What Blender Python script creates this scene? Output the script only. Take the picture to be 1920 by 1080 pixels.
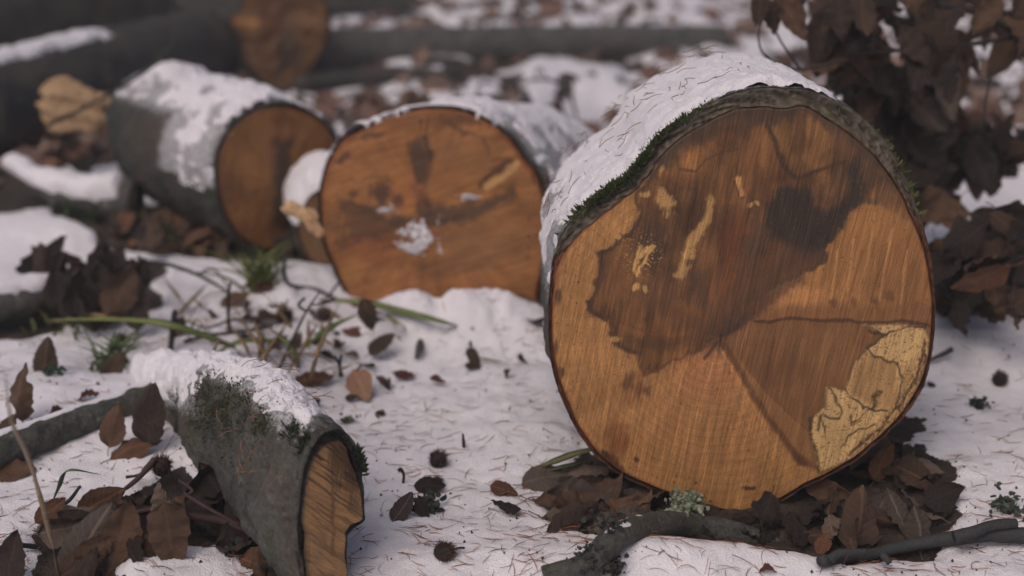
import bpy, math, random
import numpy as np
from mathutils import Vector, Matrix

for o in list(bpy.data.objects): bpy.data.objects.remove(o)
S = bpy.context.scene
COL = S.collection
rnd = random.Random(7)

# ------------------------------------------------------------ camera, light
CAM_H, PITCH, FPX = 0.50, math.radians(18.0), 2667.0
cam = bpy.data.cameras.new('camera'); co = bpy.data.objects.new('camera', cam); COL.objects.link(co)
co.location = (0, 0, CAM_H); co.rotation_euler = (math.pi/2-PITCH, 0, 0)
cam.sensor_width = 36.0; cam.lens = FPX/1920*36; cam.clip_start = 0.02; cam.clip_end = 200
cam.dof.use_dof = True; cam.dof.focus_distance = 1.045; cam.dof.aperture_fstop = 3.9
S.camera = co
W = bpy.data.worlds.new('World'); S.world = W; W.use_nodes = True
nt = W.node_tree; bg = nt.nodes['Background']
sky = nt.nodes.new('ShaderNodeTexSky'); sky.sky_type = 'NISHITA'; sky.sun_disc = False
SUN_EL, SUN_AZ = math.radians(52), math.radians(-150)      # azimuth clockwise from +Y
sky.sun_elevation = SUN_EL; sky.sun_rotation = SUN_AZ
sky.air_density = 0.6; sky.dust_density = 6.0; sky.ozone_density = 1.0
nt.links.new(sky.outputs[0], bg.inputs[0]); bg.inputs[1].default_value = 0.12
sun = bpy.data.lights.new('sun', 'SUN'); so = bpy.data.objects.new('sun', sun); COL.objects.link(so)
sun.energy = 0.6; sun.angle = math.radians(40); sun.color = (1, .93, .88)
d = Vector((math.sin(SUN_AZ)*math.cos(SUN_EL), math.cos(SUN_AZ)*math.cos(SUN_EL), math.sin(SUN_EL)))
so.rotation_euler = d.to_track_quat('Z', 'Y').to_euler()
S.view_settings.view_transform = 'Standard'; S.view_settings.look = 'None'
S.view_settings.exposure = -0.36; S.view_settings.gamma = 1.0

# ------------------------------------------------------------ numeric helpers
CP, SP = math.cos(PITCH), math.sin(PITCH)
FWD = np.array([0, CP, -SP]); UPV = np.array([0, SP, CP]); RGT = np.array([1., 0, 0]); CAMP = np.array([0, 0, CAM_H])
def ray(px, py):
    px = np.asarray(px, float); py = np.asarray(py, float)
    return FWD + RGT*((px-960)/FPX)[..., None] + UPV*((540-py)/FPX)[..., None]
def at(px, py, depth): return CAMP + ray(px, py)*depth            # a photo direction at a depth in metres
def on_z(px, py, z=0.0):
    r = ray(px, py); return CAMP + r*((z-CAM_H)/r[..., 2])[..., None]
def proj(P):
    q = P-CAMP; dz = q@FWD
    return np.stack([960+FPX*(q@RGT)/dz, 540-FPX*(q@UPV)/dz], -1)
def nrm(v): v = np.asarray(v, float); return v/np.linalg.norm(v)
def hsh(ix, iy, iz, seed):
    h = (ix.astype(np.int64)*374761393 + iy.astype(np.int64)*668265263 + iz.astype(np.int64)*2147483647 + seed*974634777) & 0xffffffff
    h = ((h ^ (h >> 13))*1274126177) & 0xffffffff
    h = ((h ^ (h >> 15))*2246822519) & 0xffffffff
    return ((h ^ (h >> 16)) & 0xffffff)/float(0xffffff)
def vnoise(x, y, z=0.0, seed=0):
    x, y, z = np.broadcast_arrays(np.asarray(x, float), np.asarray(y, float), np.asarray(z, float))
    ix, iy, iz = np.floor(x), np.floor(y), np.floor(z); fx, fy, fz = x-ix, y-iy, z-iz
    fx, fy, fz = [t*t*t*(t*(t*6-15)+10) for t in (fx, fy, fz)]
    r = 0
    for a in (0, 1):
        for b in (0, 1):
            for c in (0, 1):
                r = r + hsh(ix+a, iy+b, iz+c, seed)*(fx if a else 1-fx)*(fy if b else 1-fy)*(fz if c else 1-fz)
    return r*2-1
def fbm(x, y, z=0.0, seed=0, oct=4, gain=.5):
    r, a, f, n = 0, 1, 1, 0
    for i in range(oct):
        r = r + a*vnoise(np.asarray(x)*f+i*17.3, np.asarray(y)*f-i*9.1, np.asarray(z)*f+i*3.7, seed+i); n += a; a *= gain; f *= 2.03
    return r/n
def sstep(a, b, x):
    t = np.clip((np.asarray(x, float)-a)/(b-a), 0, 1); return t*t*(3-2*t)
def seg_dist(Q, a, b):
    a = np.asarray(a, float); b = np.asarray(b, float); ab = b-a
    t = np.clip(((Q-a)@ab)/max(ab@ab, 1e-9), 0, 1); dd = Q-a-t[:, None]*ab
    return np.sqrt((dd**2).sum(1)), t
def sd_poly(Q, poly):
    poly = [np.asarray(p, float) for p in poly]; dm = np.full(len(Q), 1e9); ins = np.zeros(len(Q), bool)
    for i in range(len(poly)):
        a, b = poly[i], poly[(i+1) % len(poly)]
        dm = np.minimum(dm, seg_dist(Q, a, b)[0])
        c = (a[1] > Q[:, 1]) != (b[1] > Q[:, 1])
        if a[1] != b[1]: ins ^= c & (Q[:, 0] < (b[0]-a[0])*(Q[:, 1]-a[1])/(b[1]-a[1])+a[0])
    return np.where(ins, -dm, dm)
def lin(c):
    c = np.asarray(c, float)/255; return np.where(c <= .04045, c/12.92, ((c+.055)/1.055)**2.4)
def catmull(pts, n):
    P = np.asarray(pts, float); P = np.vstack([2*P[0]-P[1], P, 2*P[-1]-P[-2]]); m = len(P)-3
    t = np.linspace(0, m-1e-6, n); i = t.astype(int); f = (t-i)[:, None]
    p0, p1, p2, p3 = P[i], P[i+1], P[i+2], P[i+3]
    return .5*(2*p1+(p2-p0)*f+(2*p0-5*p1+4*p2-p3)*f**2+(3*p1-p0-3*p2+p3)*f**3)

# ------------------------------------------------------------ mesh / object helpers
def mesh(name, V, F, mat, cols=None, floats=None, uv=None, smooth=True):
    V = np.asarray(V, np.float32); me = bpy.data.meshes.new(name)
    if isinstance(F, np.ndarray):
        k = F.shape[1]; loops = F.ravel().astype(np.int32); starts = np.arange(len(F), dtype=np.int32)*k
    else:
        lens = np.array([len(f) for f in F]); loops = np.array([i for f in F for i in f], np.int32)
        starts = np.concatenate([[0], np.cumsum(lens)[:-1]]).astype(np.int32)
    me.vertices.add(len(V)); me.vertices.foreach_set('co', V.ravel())
    me.loops.add(len(loops)); me.loops.foreach_set('vertex_index', loops)
    me.polygons.add(len(starts)); me.polygons.foreach_set('loop_start', starts)
    if smooth: me.polygons.foreach_set('use_smooth', np.ones(len(starts), bool))
    me.update(calc_edges=True)
    if cols is not None:
        a = me.color_attributes.new('tint', 'FLOAT_COLOR', 'POINT')
        a.data.foreach_set('color', np.hstack([cols, np.ones((len(cols), 1))]).astype(np.float32).ravel())
    for k, v in (floats or {}).items():
        me.attributes.new(k, 'FLOAT', 'POINT').data.foreach_set('value', np.asarray(v, np.float32))
    if uv is not None:
        a = me.attributes.new('leafuv', 'FLOAT_VECTOR', 'POINT')
        a.data.foreach_set('vector', np.hstack([uv, np.zeros((len(uv), 1))]).astype(np.float32).ravel())
    me.materials.append(mat); me.validate()
    return me
def link(name, me, parent=None, label=None, cat=None, group=None, kind=None):
    o = bpy.data.objects.new(name, me); COL.objects.link(o)
    if parent is not None:
        o.parent = parent; o.matrix_parent_inverse = parent.matrix_world.inverted() if False else Matrix.Translation(-parent.location)
    if label: o['label'] = label
    if cat: o['category'] = cat
    if group: o['group'] = group
    if kind: o['kind'] = kind
    return o
def root(name, loc, label, cat, group=None):
    o = link(name, None, None, label, cat, group); o.location = tuple(loc); o.empty_display_size = .02; return o
def grid_faces(nr, nc, wrap=False):
    r = np.arange(nr-1)[:, None]; c = np.arange(nc if wrap else nc-1)[None]; c2 = (c+1) % nc
    return np.stack([r*nc+c, r*nc+c2, (r+1)*nc+c2, (r+1)*nc+c], -1).reshape(-1, 4)
class MB:
    def __init__(s): s.v = []; s.f = []; s.c = []; s.n = 0
    def add(s, V, F, col=None):
        V = np.asarray(V); s.v.append(V)
        s.f += [[i+s.n for i in f] for f in (F.tolist() if isinstance(F, np.ndarray) else F)]
        s.c.append(np.tile(np.asarray(col if col is not None else (1, 1, 1), float), (len(V), 1))); s.n += len(V)
    def build(s, name, mat, smooth=True): return mesh(name, np.vstack(s.v), s.f, mat, cols=np.vstack(s.c), smooth=smooth)
def tube(mb, pts, radii, nseg=8, n=24, col=None, rough=0.0, seed=0, caps=True):
    P = catmull(pts, n); R = np.interp(np.linspace(0, 1, n), np.linspace(0, 1, len(radii)), radii)
    T = np.gradient(P, axis=0); T /= np.linalg.norm(T, axis=1)[:, None]+1e-12
    ref = np.array([0, 0, 1.]) if abs(T[0][2]) < .9 else np.array([1., 0, 0])
    V = []; u = nrm(np.cross(ref, T[0]))
    for i in range(n):
        u = u-T[i]*(u@T[i]); u /= np.linalg.norm(u)+1e-12; w = np.cross(T[i], u)
        a = np.arange(nseg)/nseg*2*math.pi
        ring = P[i]+R[i]*(np.cos(a)[:, None]*u+np.sin(a)[:, None]*w)
        V.append(ring)
    V = np.vstack(V)
    if rough:
        k = fbm(V[:, 0]*120, V[:, 1]*120, V[:, 2]*120, seed=seed, oct=3); Pc = np.repeat(P, nseg, 0)
        V = Pc+(V-Pc)*(1+rough*k)[:, None]
    F = grid_faces(n, nseg, True).tolist()
    if caps: F += [list(range(nseg))[::-1], list(range((n-1)*nseg, n*nseg))]
    mb.add(V, F, col)
    return P

# ------------------------------------------------------------ materials
def nodes(name):
    m = bpy.data.materials.new(name); m.use_nodes = True
    return m, m.node_tree, m.node_tree.nodes['Principled BSDF']
def N(t, kind, **kw):
    n = t.nodes.new(kind)
    for k, v in kw.items():
        if k in n.inputs: n.inputs[k].default_value = v
        else: setattr(n, k, v)
    return n
def noise(t, vec, scale, detail=4, rough=.55, dist=0):
    n = N(t, 'ShaderNodeTexNoise', Scale=scale, Detail=detail, Roughness=rough, Distortion=dist)
    t.links.new(vec, n.inputs['Vector']); return n.outputs['Fac']
def ramp(t, fac, stops):
    r = t.nodes.new('ShaderNodeValToRGB'); t.links.new(fac, r.inputs[0])
    while len(r.color_ramp.elements) < len(stops): r.color_ramp.elements.new(.5)
    for e, (p, c) in zip(r.color_ramp.elements, stops):
        e.position = p; e.color = (*c, 1) if not np.isscalar(c) else (c, c, c, 1)
    return r.outputs[0]
def mix(t, fac, a, b, mode='MIX'):
    m = t.nodes.new('ShaderNodeMix'); m.data_type = 'RGBA'; m.blend_type = mode
    for s, v in ((m.inputs[0], fac), (m.inputs[6], a), (m.inputs[7], b)):
        if hasattr(v, 'type') and hasattr(v, 'links'): t.links.new(v, s)
        else: s.default_value = v if np.isscalar(v) else (*v, 1)
    return m.outputs[2]
def bump(t, p, height, strength, dist):
    b = N(t, 'ShaderNodeBump', Strength=strength, Distance=dist); t.links.new(height, b.inputs['Height'])
    if p.inputs['Normal'].links: t.links.new(p.inputs['Normal'].links[0].from_socket, b.inputs['Normal'])
    t.links.new(b.outputs[0], p.inputs['Normal'])
def objvec(t, scale=None, rot=None):
    c = t.nodes.new('ShaderNodeTexCoord')
    if scale is None: return c.outputs['Object']
    m = t.nodes.new('ShaderNodeMapping'); m.inputs['Scale'].default_value = scale
    if rot: m.inputs['Rotation'].default_value = rot
    t.links.new(c.outputs['Object'], m.inputs['Vector']); return m.outputs[0]
def attr(t, name):
    a = t.nodes.new('ShaderNodeAttribute'); a.attribute_name = name; return a

SNOW = (.79, .752, .785)
def snow_nodes(t, p):
    v = objvec(t)
    n1 = noise(t, v, 420, 3); n2 = noise(t, v, 60, 5)
    c = ramp(t, n2, [(.3, (SNOW[0]*.93, SNOW[1]*.93, SNOW[2]*.95)), (.6, SNOW)])
    vo = N(t, 'ShaderNodeTexVoronoi', Scale=650.); t.links.new(v, vo.inputs['Vector'])
    return c, n1, n2, vo.outputs['Distance']
def snow_mat():
    m, t, p = nodes('snow'); c, n1, n2, vo = snow_nodes(t, p)
    t.links.new(c, p.inputs['Base Color']); p.inputs['Roughness'].default_value = .65
    p.inputs['Specular IOR Level'].default_value = .35
    p.inputs['Subsurface Weight'].default_value = .5; p.inputs['Subsurface Radius'].default_value = (1, 1, 1); p.inputs['Subsurface Scale'].default_value = .004
    bump(t, p, n2, .2, .003); bump(t, p, n1, .55, .0012); bump(t, p, vo, .6, .0011)
    return m
def ground_mat():
    m, t, p = nodes('snowy_ground'); c, n1, n2, vo = snow_nodes(t, p)
    v = objvec(t)
    e = attr(t, 'bare'); nn = noise(t, v, 90, 5, .65)
    ad = N(t, 'ShaderNodeMath', operation='MULTIPLY_ADD'); t.links.new(nn, ad.inputs[0]); ad.inputs[1].default_value = 1.0; t.links.new(e.outputs['Fac'], ad.inputs[2])
    fac = ramp(t, ad.outputs[0], [(.96, 0.0), (1.04, 1.0)])
    lit = ramp(t, noise(t, v, 55, 6, .7), [(.3, (.018, .015, .013)), (.5, (.04, .03, .024)), (.62, (.075, .05, .035)), (.75, (.05, .045, .035))])
    t.links.new(mix(t, fac, c, lit), p.inputs['Base Color']); p.inputs['Roughness'].default_value = .7
    p.inputs['Specular IOR Level'].default_value = .3
    bump(t, p, n2, .2, .003); bump(t, p, n1, .55, .0012); bump(t, p, vo, .6, .0011)
    return m
def face_mat(name, ang, gloss=.55):
    """sawn end grain: traced stain colours, plus fine saw grooves running at one slant"""
    m, t, p = nodes(name); a = attr(t, 'tint')
    uv = attr(t, 'leafuv').outputs['Vector']
    m0 = N(t, 'ShaderNodeMapping'); m0.inputs['Rotation'].default_value = (0, 0, ang); t.links.new(uv, m0.inputs['Vector'])
    mp = N(t, 'ShaderNodeMapping'); mp.inputs['Scale'].default_value = (1, .045, 1); t.links.new(m0.outputs[0], mp.inputs['Vector'])
    g1 = noise(t, mp.outputs[0], 620, 3, .6); g2 = noise(t, mp.outputs[0], 170, 4, .6)
    f = noise(t, uv, 900, 3, .6); big = noise(t, uv, 22, 4)
    c = mix(t, 1.0, a.outputs['Color'], ramp(t, g1, [(.3, .80), (.5, 1.0), (.68, 1.26)]), 'MULTIPLY')
    c = mix(t, 1.0, c, ramp(t, g2, [(.3, .86), (.5, 1.0), (.7, 1.13)]), 'MULTIPLY')
    c = mix(t, 1.0, c, ramp(t, f, [(.3, .82), (.6, 1.12)]), 'MULTIPLY')
    c = mix(t, 1.0, c, ramp(t, big, [(.3, .88), (.7, 1.1)]), 'MULTIPLY')
    t.links.new(c, p.inputs['Base Color']); p.inputs['Roughness'].default_value = gloss
    p.inputs['Specular IOR Level'].default_value = .35
    bump(t, p, g1, .7, .0012); bump(t, p, g2, .6, .002); bump(t, p, f, .35, .0006)
    return m
def bark_mat(name, dark, lite, lichen, moss=.0):
    m, t, p = nodes(name); v = objvec(t)
    n = noise(t, v, 35, 6, .62); k = noise(t, v, 160, 5, .65); l = noise(t, v, 85, 6, .7); w = noise(t, v, 12, 3)
    c = ramp(t, n, [(.3, dark), (.7, lite)])
    c = mix(t, ramp(t, l, [(.60, 0.0), (.68, .75)]), c, lichen)
    c = mix(t, ramp(t, k, [(.30, .8), (.42, 0.0)]), c, tuple(x*.35 for x in dark))
    if moss: c = mix(t, ramp(t, noise(t, v, 26, 5, .7), [(.60-moss, 0.0), (.70-moss, .8)]), c, (.05, .062, .02))
    c = mix(t, ramp(t, w, [(.45, 0.0), (.65, .5)]), c, (.095, .068, .05)); c = mix(t, 1.0, c, ramp(t, noise(t, v, 240, 5, .7), [(.3, .6), (.7, 1.45)]), 'MULTIPLY')
    fa = attr(t, 'frost'); fs = N(t, 'ShaderNodeMath', operation='MULTIPLY_ADD'); t.links.new(fa.outputs['Fac'], fs.inputs[0]); fs.inputs[1].default_value = .42; t.links.new(noise(t, v, 260, 6, .8), fs.inputs[2])
    c = mix(t, ramp(t, fs.outputs[0], [(.72, 0.0), (.98, .9)]), c, (.62, .60, .63))
    t.links.new(c, p.inputs['Base Color']); p.inputs['Roughness'].default_value = .8
    vo = N(t, 'ShaderNodeTexVoronoi', Scale=130.); t.links.new(v, vo.inputs['Vector']); wt = ramp(t, vo.outputs['Distance'], [(.0, 1.0), (.28, 0.0)])
    fl = noise(t, objvec(t, (1, 1, 1)), 320, 5, .75)
    bump(t, p, n, .7, .006); bump(t, p, k, .9, .003); bump(t, p, l, .6, .002); bump(t, p, wt, .5, .0015); bump(t, p, fl, .6, .0012)
    return m
def tint_mat(name, rough=.7, nscale=300, bumpd=.0006, spec=.3, lo=.7, hi=1.25):
    m, t, p = nodes(name); v = objvec(t); a = attr(t, 'tint'); k = noise(t, v, nscale, 4, .6)
    t.links.new(mix(t, 1.0, a.outputs['Color'], ramp(t, k, [(.3, lo), (.7, hi)]), 'MULTIPLY'), p.inputs['Base Color'])
    p.inputs['Roughness'].default_value = rough; p.inputs['Specular IOR Level'].default_value = spec
    bump(t, p, k, .6, bumpd); return m
def leaf_mat(name, c1, c2):
    m, t, p = nodes(name); u = attr(t, 'leafuv'); sx = N(t, 'ShaderNodeSeparateXYZ'); t.links.new(u.outputs['Vector'], sx.inputs[0])
    ab = N(t, 'ShaderNodeMath', operation='ABSOLUTE'); t.links.new(sx.outputs[1], ab.inputs[0])       # across
    s1 = N(t, 'ShaderNodeMath', operation='MULTIPLY_ADD'); t.links.new(ab.outputs[0], s1.inputs[0]); s1.inputs[1].default_value = -.75; t.links.new(sx.outputs[0], s1.inputs[2])
    s2 = N(t, 'ShaderNodeMath', operation='MULTIPLY'); t.links.new(s1.outputs[0], s2.inputs[0]); s2.inputs[1].default_value = 52.
    s3 = N(t, 'ShaderNodeMath', operation='SINE'); t.links.new(s2.outputs[0], s3.inputs[0])
    vein = ramp(t, s3.outputs[0], [(.86, 0.0), (1.0, .35)]); mid = ramp(t, ab.outputs[0], [(.008, .7), (.025, 0.0)])
    oi = N(t, 'ShaderNodeObjectInfo')
    v = objvec(t); k = noise(t, v, 55, 5, .65); k2 = noise(t, v, 220, 4, .7)
    c = ramp(t, k, [(.3, c1), (.7, c2)])
    c = mix(t, 1.0, c, ramp(t, oi.outputs['Random'], [(0, (.6, .58, .58)), (.55, (1, 1, 1)), (1, (1.8, 1.7, 1.55))]), 'MULTIPLY')
    c = mix(t, ramp(t, k2, [(.62, 0.0), (.7, .6)]), c, (.015, .01, .009))
    c = mix(t, vein, c, tuple(min(1, x*1.4) for x in c2)); c = mix(t, mid, c, tuple(min(1, x*1.5) for x in c2))
    t.links.new(c, p.inputs['Base Color']); p.inputs['Roughness'].default_value = .5; p.inputs['Specular IOR Level'].default_value = .4
    bump(t, p, s3.outputs[0], .2, .001); bump(t, p, k, .5, .004); bump(t, p, k2, .4, .0008)
    return m
M_SNOW = snow_mat(); M_GROUND = ground_mat()
M_FACE1 = face_mat('sawn_beech_end', math.radians(11)); M_FACE2 = face_mat('sawn_beech_end_slanted', math.radians(72)); M_FACE3 = face_mat('rough_cut_end', math.radians(128), .6)
M_BARK = bark_mat('grey_beech_bark', (.038, .037, .035), (.105, .103, .097), (.20, .20, .18))
M_BARKG = bark_mat('green_grey_bark', (.028, .029, .025), (.098, .096, .084), (.19, .20, .16), moss=.04)
M_BARKD = bark_mat('dark_wet_bark', (.020, .020, .019), (.046, .045, .042), (.08, .08, .07), moss=.02)
M_RIM = tint_mat('torn_bark_rim', .8, 260, .002)
M_TINT = tint_mat('plain_plant', .6, 260, .0006)
M_TWIG = tint_mat('twig_bark', .75, 350, .001)
M_MOSS = tint_mat('moss', .9, 400, .0003)
M_WOOD = tint_mat('split_wood', .65, 220, .002)
LM = {'dark': leaf_mat('dead_leaf_dark', (.022, .015, .012), (.046, .029, .022)),
      'mid': leaf_mat('dead_leaf_brown', (.058, .032, .021), (.118, .066, .041)),
      'orange': leaf_mat('dead_leaf_orange', (.09, .040, .022), (.17, .08, .042)),
      'tan': leaf_mat('dead_leaf_tan', (.20, .11, .065), (.34, .20, .13)),
      'red': leaf_mat('dead_leaf_red', (.07, .022, .02), (.12, .04, .03)),
      'grey': leaf_mat('dead_leaf_greyish', (.075, .054, .044), (.155, .115, .094))}

# ------------------------------------------------------------ ground
BARE = [  # bare, snow-free patches
 [(1040, 880), (1100, 840), (1230, 880), (1500, 880), (1600, 800), (1690, 760), (1715, 840), (1760, 870), (1790, 960), (1740, 1015), (1570, 1045), (1420, 1015), (1330, 1015), (1180, 1000), (1050, 985)],
 [(90, 965), (250, 915), (350, 880), (420, 900), (560, 960), (610, 1100), (500, 1100), (440, 1010), (330, 1005), (240, 1060), (230, 1120), (60, 1120)],
 [(120, 420), (260, 380), (400, 400), (640, 440), (650, 500), (560, 485), (430, 490), (330, 475), (200, 460)],
 [(1690, 230), (1800, 230), (1880, 290), (1800, 370), (1720, 400), (1690, 380)],
 [(1760, 480), (1850, 420), (1990, 400), (1990, 560), (1860, 625), (1780, 620)],
 [(60, 490), (290, 480), (300, 570), (200, 600), (60, 600)],
 [(-120, 180), (300, 170), (330, 260), (240, 320), (60, 280), (-120, 330)],
 [(-80, 300), (30, 310), (90, 385), (250, 398), (260, 450), (140, 440), (90, 402), (-80, 410)],
 [(-80, 570), (130, 600), (60, 640), (-80, 640)]]
GX = lambda p: on_z(p[0], p[1])[:2]
BAREW = [[GX(p) for p in b] for b in BARE]
MOUNDS = []                                # x, y, rx, ry, height
def mound(px, py, rx, ry, h):
    p = GX((px, py)); MOUNDS.append((p[0], p[1], rx, ry, h))
mound(700, 622, .04, .034, .014); mound(770, 612, .045, .038, .026); mound(865, 612, .055, .038, .029); mound(950, 618, .05, .038, .022)
mound(560, 540, .05, .05, .03); mound(1000, 600, .08, .05, .012)
mound(70, 440, .12, .06, .018); mound(330, 520, .16, .07, .012); mound(130, 780, .12, .08, .02); mound(1860, 660, .12, .10, .03)
mound(1830, 850, .12, .08, .012); mound(1830, 360, .3, .10, .06); mound(980, 830, .05, .07, .014); mound(120, 350, .08, .04, .012)
mound(1130, 1060, .1, .03, .012); mound(870, 1010, .12, .05, .008); mound(1350, 1050, .1, .03, .018)
def bare_mask(x, y):
    Q = np.stack([np.ravel(x), np.ravel(y)], -1); r = np.full(len(Q), 1e9)
    wq = Q+np.stack([fbm(Q[:, 0]*22, Q[:, 1]*22, seed=3), fbm(Q[:, 0]*22, Q[:, 1]*22, seed=9)], -1)*.022
    for b in BAREW:
        bb = np.array(b); lo = bb.min(0)-.08; hi = bb.max(0)+.08
        k = ((wq > lo) & (wq < hi)).all(1)
        if k.any(): r[k] = np.minimum(r[k], sd_poly(wq[k], b))
    m = sstep(.012, -.012, r); f = .9*fbm(Q[:, 0]*17, Q[:, 1]*14, seed=63, oct=4)+.25*fbm(Q[:, 0]*2.5, Q[:, 1]*2.5, seed=65, oct=2); m = np.maximum(m, sstep(.10, .20, f)*sstep(1.75, 2.1, Q[:, 1]))
    return m.reshape(np.shape(x))
def gh(x, y, bare=None):
    x = np.asarray(x, float); y = np.asarray(y, float)
    far = sstep(1.6, 3.0, y)
    h = .014*fbm(x*3.2, y*3.2, seed=21, oct=3)+.0075*fbm(x*11, y*11, seed=5, oct=3)+.0040*fbm(x*30, y*34, seed=12, oct=4)+far*.05*fbm(x*5, y*5, seed=31, oct=3)
    cr = 1+.35*fbm(x*40, y*28, seed=44, oct=3)
    for (mx, my, rx, ry, a) in MOUNDS: h = h+a*(cr if .032 < ry < .039 else 1)*np.exp(-((x-mx)/rx)**2-((y-my)/ry)**2)
    b = bare_mask(x, y) if bare is None else bare
    return h-.008*b
def G(px, py, up=0.0):
    z = 0.0
    for _ in range(4):
        p = on_z(px, py, z); z = float(gh(p[0:1], p[1:2])[0])
    return np.array([p[0], p[1], z+up])
def make_ground():
    ya = np.linspace(-3, .55, 20)[:-1]; yb = .55*np.exp(np.concatenate([np.linspace(0, 1.4, 560, endpoint=False), np.linspace(1.4, math.log(16/.55), 130)])); Y = np.concatenate([ya, yb])
    u = np.linspace(-1, 1, 640); uu = .9*u+3.2*np.sign(u)*np.abs(u)**9
    hw = np.maximum(Y, .55)*.42+.14
    X = uu[None]*hw[:, None]; YY = np.repeat(Y[:, None], len(u), 1)
    b = bare_mask(X, YY); Z = gh(X, YY, b)+(.0009*fbm(X*120, YY*120, seed=40, oct=3))
    V = np.stack([X, YY, Z], -1).reshape(-1, 3)
    me = mesh('ground', V, grid_faces(*X.shape)[:, ::-1], M_GROUND, floats={'bare': b.ravel()*1.0})
    me.polygons.foreach_set('use_smooth', np.ones(len(me.polygons), bool))
    link('ground', me, kind='structure')
make_ground()

# ------------------------------------------------------------ painting the sawn ends
class Paint:
    def __init__(s, Q, base, gain):
        s.Q = Q; s.g = gain; s.c = np.tile(lin(base)*gain, (len(Q), 1))
        s.w1 = np.stack([fbm(Q[:, 0]/14, Q[:, 1]/14, seed=51), fbm(Q[:, 0]/14, Q[:, 1]/14, seed=61)], -1)
        s.st = fbm((Q[:, 0]+Q[:, 1]*.155)/3.4, Q[:, 1]/46, seed=101, oct=2)
        s.w2 = np.stack([fbm(Q[:, 0]/45, Q[:, 1]/45, seed=71), fbm(Q[:, 0]/45, Q[:, 1]/45, seed=81)], -1)
    def feather(s, k): return k*s.st
    def wq(s, w): return s.Q+s.w1*w+s.w2*w*1.4
    def put(s, a, col): a = np.clip(a, 0, 1)[:, None]; s.c = s.c*(1-a)+lin(col)*s.g*a
    def mul(s, a, f): a = np.clip(a, 0, 1)[:, None]; s.c = s.c*(1-a+a*np.asarray(f))
    def poly(s, pts, col, soft=6, warp=6, alpha=1., edge=None, ew=3.):
        d_ = sd_poly(s.wq(warp), pts)+s.feather(min(4.5, warp*.7)); s.put(alpha*sstep(soft, -soft, d_), col)
        if edge is not None: s.put(.8*np.exp(-(d_/ew)**2), edge)
    def line(s, pts, w, col, alpha=1., warp=3., soft=None, taper=False):
        Q = s.wq(warp); dm = np.full(len(Q), 1e9)
        for a, b in zip(pts[:-1], pts[1:]): dm = np.minimum(dm, seg_dist(Q, a, b)[0])
        s.put(alpha*sstep(w+(soft or w*.7), w*.3, dm), col)
    def blob(s, c, rx, ry, col, alpha=1., warp=4., ang=0.):
        Q = s.wq(warp)-np.array(c); ca, sa = math.cos(ang), math.sin(ang)
        r = np.sqrt(((Q[:, 0]*ca+Q[:, 1]*sa)/rx)**2+((-Q[:, 0]*sa+Q[:, 1]*ca)/ry)**2)+.35*s.st+.35*s.w1[:, 0]*(rx > 12); s.put(alpha*sstep(1.3, .45, r), col)
    def rays(s, c, amp, seed=0, fr=26):
        v = s.Q-np.array(c); a = np.arctan2(v[:, 1], v[:, 0]); r = np.hypot(v[:, 0], v[:, 1])
        s.c *= (1+amp*vnoise(a*fr, r/140., seed=seed))[:, None]
    def rings(s, c, amp, per, sx=1., sy=1., seed=0):
        v = s.wq(5)-np.array(c); r = np.hypot(v[:, 0]/sx, v[:, 1]/sy)
        s.c *= (1+amp*np.sin(r/per*2*math.pi+3*fbm(v[:, 0]/80, v[:, 1]/80, seed=seed)))[:, None]

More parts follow.
